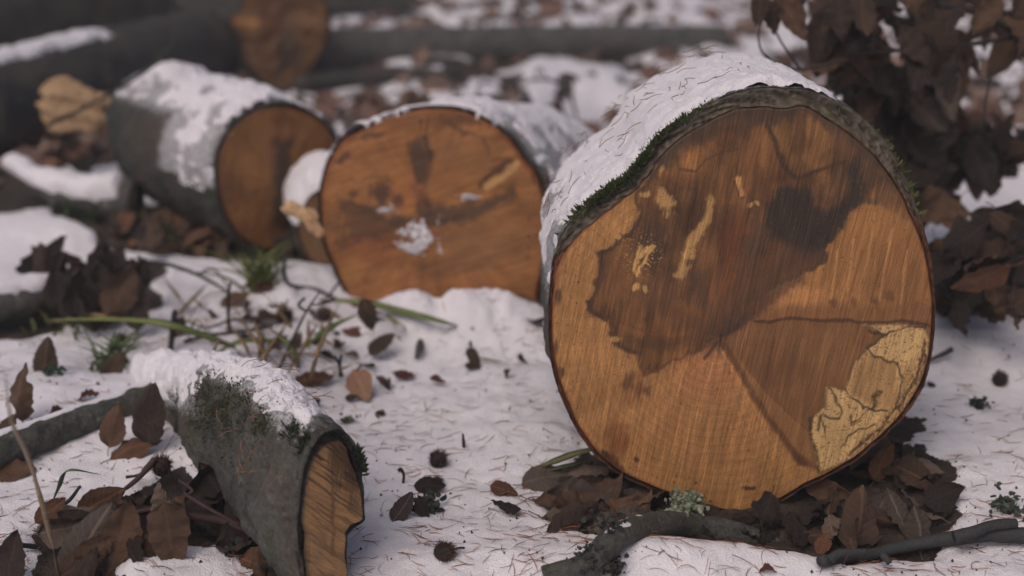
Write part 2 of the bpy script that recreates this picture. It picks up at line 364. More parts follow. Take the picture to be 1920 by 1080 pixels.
def paint_big(Q, rim):
    p = Paint(Q, (134, 98, 64), 1.32); PI_ = (1346, 638)
    p.blob((1090, 640), 90, 230, (138, 100, 65), .6, 10); p.blob((1330, 800), 190, 110, (136, 97, 65), .7, 12)
    p.blob((1330, 690), 60, 60, (146, 98, 70), .6)
    p.rings(PI_, .07, 17, 1, 1); p.rings(PI_, .05, 7.5, 1, 1, 4); p.rays(PI_, .09, 3, 60); p.rays(PI_, .08, 8, 12)
    A = [(1240, 290), (1290, 240), (1400, 185), (1520, 180), (1630, 250), (1640, 290), (1625, 326), (1617, 351), (1612, 388), (1579, 409), (1575, 434), (1546, 467), (1548, 490), (1496, 517), (1430, 545), (1408, 585), (1346, 638), (1208, 705), (1204, 688), (1200, 663), (1158, 651), (1142, 626), (1137, 590), (1103, 583), (1100, 567), (1122, 545), (1121, 513), (1125, 476), (1183, 440), (1205, 400), (1190, 365), (1215, 340)]
    p.poly(A, (100, 69, 45), 5, 9, .97, edge=(52, 38, 31), ew=4.5)
    p.blob((1290, 600), 130, 60, (116, 78, 48), .7, 12); p.blob((1250, 670), 60, 25, (128, 88, 54), .7, 10)
    p.poly([(1442, 238), (1512, 198), (1583, 247), (1598, 300), (1500, 336), (1471, 301), (1454, 267)], (112, 80, 51), 7, 7, .9)
    p.poly([(1512, 345), (1590, 308), (1592, 350), (1562, 388), (1520, 384)], (108, 76, 49), 7, 7, .85)
    p.poly([(1400, 250), (1440, 240), (1470, 320), (1440, 360), (1400, 370), (1385, 300)], (104, 71, 46), 10, 9, .8)
    p.blob((1292, 296), 30, 34, (126, 88, 54), .85, 8); p.blob((1340, 258), 34, 24, (122, 84, 52), .85, 10); p.blob((1255, 330), 24, 20, (112, 76, 48), .6, 8)
    p.blob((1310, 400), 85, 70, (84, 58, 40), .7, 14); p.blob((1330, 540), 80, 50, (88, 61, 42), .6, 14); p.blob((1400, 430), 26, 60, (78, 54, 39), .7, 12); p.blob((1180, 580), 40, 30, (88, 61, 42), .6, 10)
    p.blob((1500, 420), 120, 75, (74, 53, 40), .8, 16, -.3); p.blob((1600, 330), 34, 80, (70, 51, 39), .7, 12); p.blob((1440, 470), 70, 34, (80, 55, 41), .7, 14)
    p.poly([(1454, 356), (1490, 352), (1512, 347), (1525, 392), (1560, 395), (1592, 368), (1597, 313), (1624, 313), (1620, 351), (1612, 388), (1582, 408), (1572, 438), (1540, 472), (1479, 466), (1429, 430), (1442, 388)], (54, 42, 36), 9, 9, .96)
    inA = sstep(4, -6, sd_poly(p.wq(9), A)); mot = fbm(Q[:, 0]/34, Q[:, 1]/60, seed=33, oct=4); p.mul(inA, (.82, .82, .84)); stt = fbm((Q[:, 0]+Q[:, 1]*.155)/7., Q[:, 1]/110., seed=37, oct=3); p.c *= (1+.42*stt*inA)[:, None]; p.mul(inA*sstep(0, .45, mot)*.85, (.52, .52, .57)); p.mul(inA*sstep(0, .45, -mot)*.6, (1.38, 1.33, 1.25))
    p.line([(1614, 296), (1612, 340), (1602, 385), (1570, 410)], 13, (54, 42, 36), .9, 6, 9); p.line([(1470, 380), (1500, 470), (1545, 480)], 16, (62, 46, 38), .8, 10, 14)
    p.blob((1380, 470), 30, 70, (108, 62, 38), .4, 10); p.blob((1370, 560), 50, 60, (104, 66, 42), .6, 14)
    p.blob((1460, 500), 55, 30, (84, 54, 38), .7, 12); p.blob((1225, 455), 34, 44, (74, 51, 38), .85, 10); p.blob((1160, 495), 34, 26, (92, 62, 42), .7, 10)
    p.line([(1245, 300), (1290, 258), (1370, 222), (1440, 214), (1480, 212)], 16, (60, 46, 38), .85, 10, 14); p.blob((1420, 215), 70, 26, (58, 44, 36), .85, 9); p.blob((1550, 232), 40, 14, (64, 48, 38), .8, 8, .6); p.line([(1640, 290), (1690, 350), (1712, 400)], 14, (66, 49, 39), .7, 9, 16); p.blob((1660, 320), 30, 36, (74, 53, 40), .6, 10); p.blob((1600, 240), 60, 22, (74, 50, 36), .75, 9, .6); p.blob((1350, 225), 50, 14, (78, 54, 38), .7, 8)
    p.poly([(1630, 262), (1690, 340), (1710, 420), (1650, 400), (1622, 350)], (100, 70, 46), 14, 10, .8); p.blob((1668, 345), 45, 60, (78, 56, 41), .7, 12, .9); p.blob((1600, 262), 60, 26, (82, 58, 42), .7, 12, .6); p.blob((1625, 330), 30, 50, (60, 45, 37), .7, 12)
    C = [(1415, 605), (1408, 590), (1440, 550), (1496, 521), (1550, 494), (1552, 467), (1578, 436), (1590, 405), (1620, 380), (1720, 420), (1760, 600)]
    p.poly(C, (126, 88, 55), 4, 5, .92); p.blob((1480, 565), 70, 28, (154, 108, 72), .8, 8, -.3); p.blob((1690, 520), 70, 80, (108, 74, 48), .7, 12)
    for a, b in (((1640, 400), (1612, 560)), ((1672, 430), (1650, 560)), ((1570, 470), (1558, 560)), ((1600, 450), (1588, 545)), ((1700, 470), (1688, 570))):
        p.line([a, b], 2.5, (160, 120, 82), .5, 2); p.line([(a[0]+14, a[1]+20), (b[0]+10, b[1])], 2.5, (100, 70, 46), .5, 2)
    for ln, w_, al_ in (([PI_, (1320, 560), (1290, 470)], 12, .6), ([PI_, (1385, 560), (1420, 450)], 16, .7), ([PI_, (1420, 560), (1490, 470)], 14, .7), ([PI_, (1260, 590), (1190, 540)], 12, .55), ([PI_, (1250, 640), (1170, 640)], 9, .5), ([(1250, 560), (1215, 430)], 18, .5), ([PI_, (1400, 590), (1500, 520)], 8, .7)): p.line(ln, w_, (66, 48, 38), al_, 10, w_*1.3)
    p.poly([(1454, 356), (1490, 352), (1512, 347), (1525, 392), (1560, 395), (1592, 368), (1597, 313), (1624, 313), (1620, 351), (1612, 388), (1582, 408), (1572, 438), (1540, 472), (1479, 466), (1429, 430), (1442, 388)], (42, 35, 32), 10, 9, .8); p.blob((1225, 450), 30, 44, (58, 44, 36), .75, 12); p.blob((1420, 330), 20, 40, (64, 47, 38), .5, 12)
    # sector right of the pith
    B = [(1346, 638), (1417, 598), (1500, 598), (1610, 602), (1760, 598), (1760, 700), (1600, 860), (1525, 880), (1500, 868), (1440, 785), (1395, 700)]
    p.poly(B, (98, 68, 45), 4, 4, .97); p.blob((1450, 680), 70, 50, (86, 59, 41), .7, 10); p.blob((1560, 660), 60, 40, (108, 77, 51), .6, 10)
    p.line([(1417, 592), (1520, 590), (1620, 588), (1740, 585)], 14, (98, 66, 44), .75, 6, 14)
    for q in ((1560, 570), (1640, 560), (1668, 555), (1600, 566)): p.blob(q, 8, 10, (88, 58, 40), .8, 5)
    p.line([(1417, 602), (1500, 599), (1610, 602), (1690, 601), (1745, 612)], 3.2, (58, 40, 32), .9, 3)
    p.poly([(1368, 655), (1400, 690), (1450, 745), (1522, 810), (1526, 862), (1505, 868), (1440, 785)], (118, 84, 56), 5, 4, .75)
    p.line([(1360, 650), (1395, 712), (1440, 785), (1475, 832), (1510, 868)], 6, (78, 52, 36), .85, 3); p.line([(1352, 655), (1385, 715), (1428, 790)], 2.2, (150, 108, 72), .7, 3)
    p.blob((1498, 858), 22, 10, (72, 48, 34), .9, 4, .75); p.line([(1400, 690), (1450, 745), (1518, 812)], 2.5, (92, 62, 42), .7, 3)
    # pale spalted patch with black zone lines
    P = [(1612, 606), (1683, 605), (1735, 618), (1750, 642), (1735, 697), (1697, 763), (1630, 832), (1596, 862), (1537, 888), (1525, 859), (1517, 813), (1521, 784), (1546, 763), (1546, 724), (1560, 722), (1583, 732), (1602, 676), (1625, 651), (1658, 630), (1637, 613)]
    p.poly(P, (160, 132, 96), 3, 3, 1., edge=(80, 58, 42), ew=3)
    p.poly([(1590, 726), (1604, 680), (1628, 660), (1680, 680), (1684, 758), (1655, 770), (1620, 755)], (134, 104, 72), 5, 3, .9)
    p.line([(1622, 690), (1612, 740)], 12, (118, 88, 60), .5, 5)
    p.poly([(1690, 690), (1740, 650), (1735, 720), (1690, 790), (1600, 870), (1590, 850), (1680, 760)], (140, 112, 78), 5, 6, .8)
    K = (52, 40, 32)
    for ln, w in (([(1633, 617), (1662, 630), (1645, 641), (1625, 650), (1640, 665), (1660, 677), (1683, 680)], 2.6), ([(1683, 680), (1690, 700), (1687, 730), (1684, 768)], 3.2), ([(1662, 630), (1700, 615), (1735, 618)], 2.),
                  ([(1583, 730), (1600, 750), (1622, 766), (1645, 770), (1662, 772)], 2.4), ([(1550, 724), (1563, 742), (1577, 776), (1572, 787), (1556, 786), (1541, 783), (1536, 798), (1533, 812)], 2.8),
                  ([(1640, 766), (1640, 745), (1652, 738)], 4.), ([(1521, 786), (1517, 813), (1527, 845), (1537, 884)], 3.), ([(1597, 782), (1600, 800)], 3.), ([(1582, 838), (1590, 822), (1612, 808), (1640, 796)], 2.),
                  ([(1540, 790), (1548, 806), (1545, 826)], 1.4), ([(1642, 762), (1600, 795), (1615, 790)], 1.3), ([(1735, 640), (1722, 700), (1690, 760), (1640, 812), (1590, 855)], 2.6)): p.line(ln, w, K, .88, 5, w*.6)
    sp = vnoise(Q[:, 0]/3.2, Q[:, 1]/4.5, seed=90); band = sstep(16, 4, np.minimum.reduce([seg_dist(Q, a, b)[0] for a, b in zip([(1742, 640), (1722, 700), (1690, 762), (1630, 822)], [(1722, 700), (1690, 762), (1630, 822), (1590, 860)])]))
    p.put(band*sstep(.05, .4, sp), (70, 50, 36))
    sel = sstep(2, -3, sd_poly(Q, P)); p.put(sel*sstep(.45, .7, vnoise(Q[:, 0]/4, Q[:, 1]/3, seed=92)), (122, 94, 62))
    # pith, cracks, spots
    p.line([(1346, 636), (1385, 612), (1417, 586)], 8, (54, 38, 31), .85, 5); p.blob(PI_, 20, 9, (48, 34, 28), .9, 6, -.3); p.line([PI_, (1322, 672)], 3, (60, 42, 33), .9, 3); p.line([PI_, (1355, 656)], 3, (60, 42, 33), .8, 3)
    p.line([(1405, 595), (1430, 560), (1438, 535)], 5, (74, 50, 38), .7, 6); p.line([PI_, (1280, 668), (1212, 704)], 2.2, (84, 56, 40), .8, 4); p.line([PI_, (1240, 628), (1150, 600)], 2.5, (84, 56, 40), .6, 7)
    p.line([PI_, (1352, 560), (1340, 480)], 2.2, (80, 54, 38), .6, 8); p.line([(1404, 585), (1385, 530), (1380, 480)], 2.2, (80, 54, 38), .6, 8); p.line([(1346, 560), (1362, 590), (1350, 630)], 2, (74, 50, 36), .6, 5)
    p.line([(1442, 238), (1458, 284), (1478, 318), (1496, 334)], 5, (52, 38, 31), .9, 4); p.line([(1496, 334), (1530, 322), (1583, 303)], 3.6, (56, 40, 32), .9, 3); p.line([(1267, 288), (1275, 318), (1300, 322), (1322, 300), (1345, 290), (1385, 275)], 2.4, (66, 46, 35), .75, 4); p.line([(1385, 262), (1378, 330), (1390, 370)], 2.4, (70, 48, 36), .6, 5); p.line([(1122, 476), (1150, 462), (1185, 440), (1205, 402)], 3.2, (58, 42, 34), .8, 5)
    p.line([(1103, 566), (1101, 580), (1118, 588), (1140, 592)], 4, (60, 42, 34), .8, 4); p.line([(1142, 626), (1160, 652), (1200, 664)], 4, (60, 42, 34), .8, 3); p.line([(1122, 476), (1132, 520), (1120, 545)], 5, (66, 46, 36), .7, 5)
    p.blob((1177, 716), 20, 17, (58, 41, 33), .95, 7); p.blob((1206, 730), 17, 14, (66, 45, 35), .9, 7); p.blob((1190, 724), 40, 34, (104, 70, 46), .5, 9)
    p.blob((1405, 915), 14, 5, (62, 42, 34), .95, 3); p.blob((1305, 906), 3.5, 3.5, (66, 44, 34), .9, 1); p.blob((1268, 893), 3, 3, (90, 62, 44), .8, 1)
    p.blob((1140, 862), 34, 13, (56, 38, 31), .95, 7, .75); p.blob((1160, 830), 30, 34, (104, 62, 40), .7, 10); p.blob((1192, 862), 7, 6, (66, 44, 34), .9, 3); p.blob((1150, 800), 10, 40, (104, 68, 44), .6, 8, .3)
    p.blob((1046, 556), 8, 16, (64, 44, 34), .9, 5); p.blob((1040, 652), 6, 12, (64, 44, 34), .85, 4); p.blob((1053, 696), 7, 12, (74, 50, 36), .85, 4)
    p.line([(1330, 775), (1400, 780)], 4, (118, 82, 54), .5, 6); p.line([(1320, 866), (1400, 866)], 3, (118, 82, 54), .5, 4)
    # pale sawdust smears
    Z = (156, 122, 82)
    p.line([(1334, 370), (1322, 410), (1303, 452), (1290, 478)], 9, Z, .85, 8, 4); p.line([(1290, 485), (1274, 518)], 7, Z, .6, 9, 4); p.blob((1250, 372), 14, 22, Z, .8, 12, -.3); p.blob((1240, 318), 7, 10, Z, .6, 8)
    for ln in ([(1222, 458), (1196, 478), (1192, 512)], [(1226, 462), (1212, 480), (1200, 508)], [(1200, 462), (1190, 500)]): p.line(ln, 3.5, (164, 130, 86), .9, 7, 2.5)
    for q, r in (((1213, 364), 8), ((1158, 450), 6), ((1153, 638), 9), ((1190, 540), 9), ((1208, 546), 6), ((1404, 385), 5), ((1418, 382), 6), ((1383, 338), 6)): p.blob(q, r, r*.8, Z, .85, 6)
    p.line([(1380, 335), (1388, 362)], 4, (160, 116, 74), .8, 4); p.line([(1376, 338), (1384, 364)], 1.6, (60, 42, 33), .8, 4)
    tiny = vnoise(Q[:, 0]/2.4, Q[:, 1]/2.6, seed=93); hz = sstep(60, 20, np.hypot(Q[:, 0]-1200, Q[:, 1]-480)); p.put(hz*sstep(.62, .8, tiny), Z)
    p.put(.9*sstep(.80, .9, vnoise(Q[:, 0]/3, Q[:, 1]/3, seed=95)), (88, 58, 40))
    # vertical saw streaks
    sx = Q[:, 0]+Q[:, 1]*.155; st = fbm(sx/5., Q[:, 1]/170., seed=97, oct=2); p.c *= (1+.16*st)[:, None]
    st = sstep(.42, .62, vnoise(sx/3.2, Q[:, 1]/60., seed=98)); p.mul(st*.5, (1.3, 1.28, 1.24))
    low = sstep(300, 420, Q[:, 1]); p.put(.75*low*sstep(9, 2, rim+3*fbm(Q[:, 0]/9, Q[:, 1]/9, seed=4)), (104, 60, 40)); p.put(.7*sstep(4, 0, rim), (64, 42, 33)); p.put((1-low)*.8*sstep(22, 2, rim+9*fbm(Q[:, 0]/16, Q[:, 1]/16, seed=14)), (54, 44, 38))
    return p.c
def paint_mid(Q, rim):
    p = Paint(Q, (124, 82, 48), 1.30); p.rays((800, 385), .16, 5, 14); p.rays((800, 385), .10, 15, 34); mt = fbm(Q[:, 0]/40, Q[:, 1]/26, seed=19, oct=4); p.c *= (1+.32*mt)[:, None]
    p.blob((690, 420), 90, 40, (80, 56, 40), .9, 14); p.blob((700, 330), 70, 45, (134, 90, 54), .7, 12); p.blob((880, 290), 70, 50, (120, 82, 52), .6, 12)
    p.poly([(762, 262), (800, 250), (806, 310), (800, 350), (812, 400), (780, 408), (776, 350), (770, 318)], (64, 46, 36), 6, 8, .9)
    p.blob((757, 365), 38, 38, (140, 88, 50), .75, 8); p.blob((718, 362), 22, 22, (62, 42, 34), .9, 8); p.blob((746, 372), 10, 14, (58, 40, 33), .85, 5); p.blob((664, 368), 14, 8, (70, 46, 36), .8, 6)
    p.poly([(800, 380), (860, 385), (930, 372), (965, 350), (970, 372), (920, 398), (850, 425), (790, 425)], (64, 47, 37), 8, 8, .85)
    p.line([(640, 380), (700, 400), (760, 420), (850, 415)], 7, (66, 47, 36), .8, 12); p.line([(620, 455), (700, 440), (780, 470)], 8, (74, 50, 37), .7, 12); p.line([(640, 345), (690, 330), (740, 335)], 4, (84, 56, 38), .6, 12); p.blob((830, 500), 90, 20, (96, 66, 46), .6, 12); p.line([(610, 420), (680, 412), (740, 440)], 5, (96, 60, 40), .6, 12)
    p.blob((790, 450), 60, 28, (96, 64, 46), .7, 12); p.blob((700, 470), 80, 30, (116, 70, 42), .7, 14); p.blob((660, 510), 40, 26, (142, 98, 58), .8, 10); p.blob((910, 460), 90, 50, (122, 86, 58), .7, 14)
    p.line([(786, 222), (790, 250), (800, 262), (806, 300)], 2.5, (56, 38, 30), .9, 4); p.line([(800, 222), (798, 258)], 2.5, (58, 40, 32), .8, 3); p.blob((790, 245), 10, 14, (128, 84, 50), .5, 4)
    p.line([(650, 262), (690, 254), (720, 258)], 4, (64, 44, 34), .75, 8); p.line([(830, 232), (870, 250), (900, 258), (915, 290)], 3.4, (70, 46, 34), .7, 10); p.blob((850, 228), 60, 10, (78, 52, 38), .7, 8)
    p.line([(640, 298), (652, 290)], 6, (66, 44, 34), .8, 5); p.line([(905, 345), (930, 322), (960, 302)], 5, (58, 42, 34), .85, 5); p.line([(915, 352), (945, 330), (970, 306)], 7, (164, 128, 84), .95, 4, 3); p.line([(925, 300), (960, 296)], 4, (80, 54, 38), .7, 6)
    p.line([(1000, 330), (1015, 352)], 5, (60, 42, 34), .8, 4)
    for q in ((997, 409), (988, 481)): p.blob(q, 5, 5, (84, 44, 36), .8, 3)
    sx = Q[:, 1]+Q[:, 0]*.35; p.c *= (1+.15*fbm(sx/4.5, Q[:, 0]/120., seed=7, oct=2))[:, None]
    p.put(.75*sstep(12, 2, rim+3*fbm(Q[:, 0]/9, Q[:, 1]/9, seed=4)), (96, 52, 32))
    return p.c
def paint_left(Q, rim):
    p = Paint(Q, (118, 80, 48), 1.25); p.rays((520, 340), .2, 6, 9)
    p.poly([(520, 260), (550, 250), (548, 330), (560, 420), (530, 470), (500, 400), (512, 330)], (54, 41, 33), 12, 7, .95); p.blob((440, 350), 24, 50, (92, 62, 40), .7, 14); p.blob((535, 225), 22, 16, (92, 58, 36), .7, 8)
    p.blob((590, 380), 40, 70, (62, 46, 36), .85, 14); p.blob((450, 300), 26, 40, (130, 90, 54), .6, 14); p.blob((470, 440), 50, 26, (104, 68, 42), .7, 12)
    p.put(.8*sstep(10, 2, rim), (66, 44, 32)); return p.c
def paint_back(Q, rim):
    p = Paint(Q, (100, 68, 42), 1.1); p.blob((530, 90), 50, 60, (62, 46, 36), .9, 18); p.blob((500, 30), 24, 60, (96, 60, 36), .8, 14); p.blob((585, 50), 18, 80, (112, 76, 46), .6, 12)
    p.blob((455, 42), 26, 10, (158, 108, 64), .9, 6); p.blob((505, 100), 20, 30, (116, 78, 46), .6, 10); p.put(.8*sstep(8, 1, rim), (52, 40, 32)); return p.c
def paint_front(Q, rim):
    p = Paint(Q, (142, 110, 78), 1.35); p.rays((630, 960), .08, 6, 9)
    sx = Q[:, 1]*.79-Q[:, 0]*.62; s2 = Q[:, 0]*.79+Q[:, 1]*.62
    m = sstep(-.02, .42, fbm(sx/4.2, s2/40., seed=7, oct=2)); top = sstep(1010, 850, Q[:, 1])
    p.put(m*(.5+.5*top), (62, 44, 34)); p.blob((645, 860), 40, 50, (58, 42, 33), .75, 12); p.blob((660, 900), 20, 50, (66, 46, 36), .7, 10); p.line([(622, 900), (624, 1040)], 3, (100, 68, 46), .7, 5)
    p.line([(590, 985), (650, 992)], 4, (120, 84, 56), .6, 5); p.put(.9*sstep(9, 1, rim), (46, 36, 30)); return p.c
def paint_plain(Q, rim):
    p = Paint(Q, (110, 84, 60), .8); p.put(.7*sstep(8, 1, rim), (46, 38, 32)); return p.c

# ------------------------------------------------------------ logs
def make_log(label, cat, wood, bark, base, normal, path, paint, fmat, bmat, nth=360, nrho=90, nlen=60, group=None, rough=.004, snow=(), name='log', facewarp=.001, rimcol=(70, 42, 30), edgecol=(62, 58, 54), jag=.004, tone=(1.20, 1.14, .95)):
    """wood/bark: outlines of sawn end traced on its own plane (through `base`, facing `normal`);
       path: [(offset xyz, scale)] the trunk follows behind the end; snow: list of dicts"""
    n = nrm(normal); e1 = nrm(np.cross([0, 0, 1], n)); e2 = np.cross(n, e1)
    def onp(pts):
        pts = np.asarray(pts, float); r = ray(pts[:, 0], pts[:, 1]); t = ((base-CAMP)@n)/(r@n); P = CAMP+r*t[:, None]
        return np.stack([(P-base)@e1, (P-base)@e2], -1)
    w2, b2 = onp(wood), onp(bark if bark is not None else wood); cc = (w2.max(0)+w2.min(0))/2
    th = np.arange(nth)/nth*2*math.pi
    def rad(o, sm=3):
        v = o-cc; a = np.unwrap(np.arctan2(v[:, 1], v[:, 0])); r = np.hypot(v[:, 0], v[:, 1])
        if a[-1] < a[0]: a = a[::-1]; r = r[::-1]
        a = a % (2*math.pi); k = np.argsort(a); R = np.interp(th, a[k], r[k], period=2*math.pi)
        for _ in range(sm): R = (np.roll(R, 1)+R*2+np.roll(R, -1))/4
        return R
    sm = max(3, int(nth/40)); Rw, Rb = rad(w2, sm), rad(b2, sm)
    if bark is None: Rb = Rw*1.0+.0035
    Rb = np.maximum(Rb, Rw+.0014)
    jit = fbm(np.cos(th)*9, np.sin(th)*9, seed=len(label), oct=4); Rw = Rw*(1+jag*jit)
    D = np.cos(th)[:, None]*e1+np.sin(th)[:, None]*e2; C0 = base+cc[0]*e1+cc[1]*e2
    rt = root(name, (C0[0], C0[1], max(0, C0[2]-Rw.mean())), label, cat, group)
    # sawn end
    rho = np.linspace(0, 1, nrho)**.8; rho[0] = .003
    rr = rho[:, None]*Rw[None]; V = C0+rr[..., None]*D[None]
    Q = proj(V.reshape(-1, 3)); ppm = np.linalg.norm(proj((C0+e2*.01)[None])-proj(C0[None]))/.01
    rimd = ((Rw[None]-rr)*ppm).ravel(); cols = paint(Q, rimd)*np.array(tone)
    uv = np.stack([rr*np.cos(th), rr*np.sin(th)], -1).reshape(-1, 2)
    hgt = facewarp*fbm(uv[:, 0]*30, uv[:, 1]*30, seed=8, oct=3)-.003*sstep(5, 0, rimd)
    V = V.reshape(-1, 3)+hgt[:, None]*n
    F = np.concatenate([grid_faces(nrho, nth, True)])
    link('cut_face', mesh('cut_face', V, F, fmat, cols=np.clip(cols, 0.004, .95), uv=uv), rt)
    # bark edge between wood and bark surface
    V = []; k = 11
    for i in range(k):
        f = i/(k-1); r_ = Rw*.999*(1-f)+Rb*f; z = -.003*np.sin(f*math.pi)-.0015+(.0022+.004*sstep(.003, .01, Rb-Rw)*np.sin(f*math.pi))*fbm(np.cos(th)*30+i, np.sin(th)*30, seed=5)
        if i == k-1: z = z*0-.004
        V.append(C0+r_[:, None]*D+z[:, None]*n)
    cw = np.repeat(np.linspace(0, 1, k)[:, None], nth, 1).ravel()[:, None]
    wd = np.tile(sstep(.003, .010, Rb-Rw), k)[:, None]; cw2 = np.clip(cw*(.25+.75*wd)+.75*wd, 0, 1)
    cols = lin(rimcol)*(1-cw2)+lin(edgecol)*cw2
    cols = cols*(1+.5*vnoise(np.tile(th*40, k), cw[:, 0]*4, seed=2))[:, None]
    link('bark_edge', mesh('bark_edge', np.vstack(V), grid_faces(k, nth, True), M_RIM, cols=np.clip(cols, .01, 1)), rt)
    # bark surface
    off = catmull([np.append(np.asarray(o, float), s) for o, s in path], nlen)
    def surf(extra, s_from=0, s_to=nlen, ths=slice(None)):
        V = []
        for i in range(s_from, s_to):
            c = C0+off[i, :3]; Rr = Rb*off[i, 3]; V.append(c+Rr[ths, None]*D[ths])
        return np.array(V)
    B = surf(0); Cn = (C0+off[:, :3])[:, None]; rd = B-Cn; rl = np.linalg.norm(rd, axis=2, keepdims=True); rdn = rd/rl
    f = (fbm(B[..., 0]*28, B[..., 1]*28, B[..., 2]*28, seed=11, oct=4)+.35*fbm(B[..., 0]*120, B[..., 1]*120, B[..., 2]*120, seed=13, oct=3))
    fade = sstep(-1, 4, np.arange(nlen))[:, None]
    B2 = B+rdn*(rough*f*fade)[..., None]; B2[0] = B[0]-n*.004
    deg = (np.degrees(th)+180) % 360-180; frost = np.zeros((nlen, nth)); ss = np.linspace(0, 1, nlen)
    for sd in snow:
        a0, a1 = sd['ang']; s0, s1 = sd.get('s', (0, 1)); dm = np.minimum(deg-a0, a1-deg)
        frost = np.maximum(frost, sstep(-16, 10, dm)[None]*(sstep(s0-.12, s0+.1, ss)*sstep(s1+.15, s1-.05, ss))[:, None])
    V = B2.reshape(-1, 3)
    Fb = grid_faces(nlen, nth, True); cap = [list(range((nlen-1)*nth, nlen*nth))]
    link('bark', mesh('bark', V, Fb.tolist()+cap, bmat, floats={'frost': frost.ravel()}), rt)
    # snow lying along the top
    for sd in snow:
        a0, a1 = sd['ang']; ns = int(sd.get('ns', nlen*3)); na = int(sd.get('na', 150)); s0, s1 = sd.get('s', (0, 1))
        S_ = np.linspace(s0, s1, ns); A = np.radians(np.linspace(a0, a1, na)); idx = S_*(nlen-1)
        i0 = np.clip(idx.astype(int), 0, nlen-2); fi = (idx-i0)[:, None]
        cen = off[i0]*(1-fi)+off[i0+1]*fi; Ra = np.interp(A, th, Rb, period=2*math.pi)
        fr = np.interp(np.interp(A, th, th), th, f[0], period=2*math.pi)
        dirs = np.cos(A)[:, None]*e1+np.sin(A)[:, None]*e2
        P = (C0+cen[:, :3])[:, None]+(Ra[None]*cen[:, 3:4])[..., None]*dirs[None]
        u = (S_-s0)[:, None]/(s1-s0); v = np.linspace(0, 1, na)[None]
        wob = sd.get('wob', .12)
        u2 = u+wob*fbm(P[..., 0]*22, P[..., 1]*22, P[..., 2]*22, seed=sd.get('seed', 1), oct=4); v2 = v+wob*.8*fbm(P[..., 0]*26, P[..., 1]*26, P[..., 2]*26, seed=sd.get('seed', 1)+7, oct=4)
        e0, e1_ = sd.get('ends', (.08, .08)); m = sstep(0, 1, np.clip(u2/max(e0, 1e-3), 0, 1))*sstep(0, 1, np.clip((1-u2)/max(e1_, 1e-3), 0, 1))*sstep(0, .22, v2)*sstep(1, .78, v2)
        T = sd['t']; prof = T*(m**.6)*(.8+.4*fbm(P[..., 0]*30, P[..., 1]*30, P[..., 2]*30, seed=3, oct=3))+.0005*fbm(P[..., 0]*260, P[..., 1]*240, P[..., 2]*240, seed=6, oct=3)
        if 'holes' in sd: prof = prof-T*1.6*sstep(sd['holes'], sd['holes']+.25, fbm(P[..., 0]*40, P[..., 1]*40, P[..., 2]*40, seed=17, oct=4))
        if 'frost' in sd: prof = prof-T*sd['frost']*sstep(-.1, .5, fbm(P[..., 0]*150, P[..., 1]*150, P[..., 2]*150, seed=27, oct=3))*(1-m**2*.7)
        prof = np.where(m > .01, prof, -.006)-.0008
        P = P+dirs[None]*(rough*(fbm(P[..., 0]*28, P[..., 1]*28, P[..., 2]*28, seed=11, oct=4)+.35*fbm(P[..., 0]*120, P[..., 1]*120, P[..., 2]*120, seed=13, oct=3)))[..., None]
        nd = nrm([0, 0, 1]); outd = dirs[None]*.55+nd*.45*np.clip(dirs[None, :, 2:3], 0, 1); outd = outd/np.linalg.norm(outd, axis=2, keepdims=True)
        Vs = P+outd*prof[..., None]+n*sd.get('lip', .0)*sstep(.12, 0, u)[..., None]
        Fs = grid_faces(ns, na); keep = (prof.ravel()[Fs] > 0).any(1); Fs = Fs[keep]
        used, inv = np.unique(Fs, return_inverse=True)
        link('snow_cap', mesh('snow_cap', Vs.reshape(-1, 3)[used], inv.reshape(-1, 4), M_SNOW), rt)
    return rt, dict(C0=C0, e1=e1, e2=e2, n=n, Rb=Rb, th=th, off=off, Rw=Rw)
def on_log(L, ang, s, up=0.0):
    A = math.radians(ang); i = s*(len(L['off'])-1); i0 = min(int(i), len(L['off'])-2); c = L['off'][i0]*(1-(i-i0))+L['off'][i0+1]*(i-i0)
    R = np.interp(A % (2*math.pi), L['th'], L['Rb'], period=2*math.pi)*c[3]+up
    dr = math.cos(A)*L['e1']+math.sin(A)*L['e2']; return L['C0']+c[:3]+R*dr, dr
def moss_part(rt, L, spots, n, size, name='moss', cols=((.045, .06, .018), (.07, .085, .025), (.03, .04, .015)), seed=1):
    """many tiny leaf blades in tufts; spots = [(angle, s, spread_deg, spread_s)]"""
    r = random.Random(seed); mb = MB()
    for k in range(n):
        a, s, da, ds = spots[r.randrange(len(spots))]
        p, dr = on_log(L, a+r.gauss(0, da), min(.98, max(0.0, s+r.gauss(0, ds))), -.001)
        d_ = nrm(dr+np.array([r.gauss(0, .6), r.gauss(0, .6), r.gauss(0, .6)])); l = size*r.uniform(.4, 1.3); w = nrm(np.cross(d_, [r.random(), r.random(), .3]))*l*.16
        q = p+d_*l*.6+np.array([0, 0, -.1*l]); t = p+d_*l
        mb.add([p-w*.6, p+w*.6, q+w, t, q-w], [[0, 1, 2, 4], [4, 2, 3]], cols[r.randrange(len(cols))])
    link(name, mb.build(name, M_MOSS, False), rt)

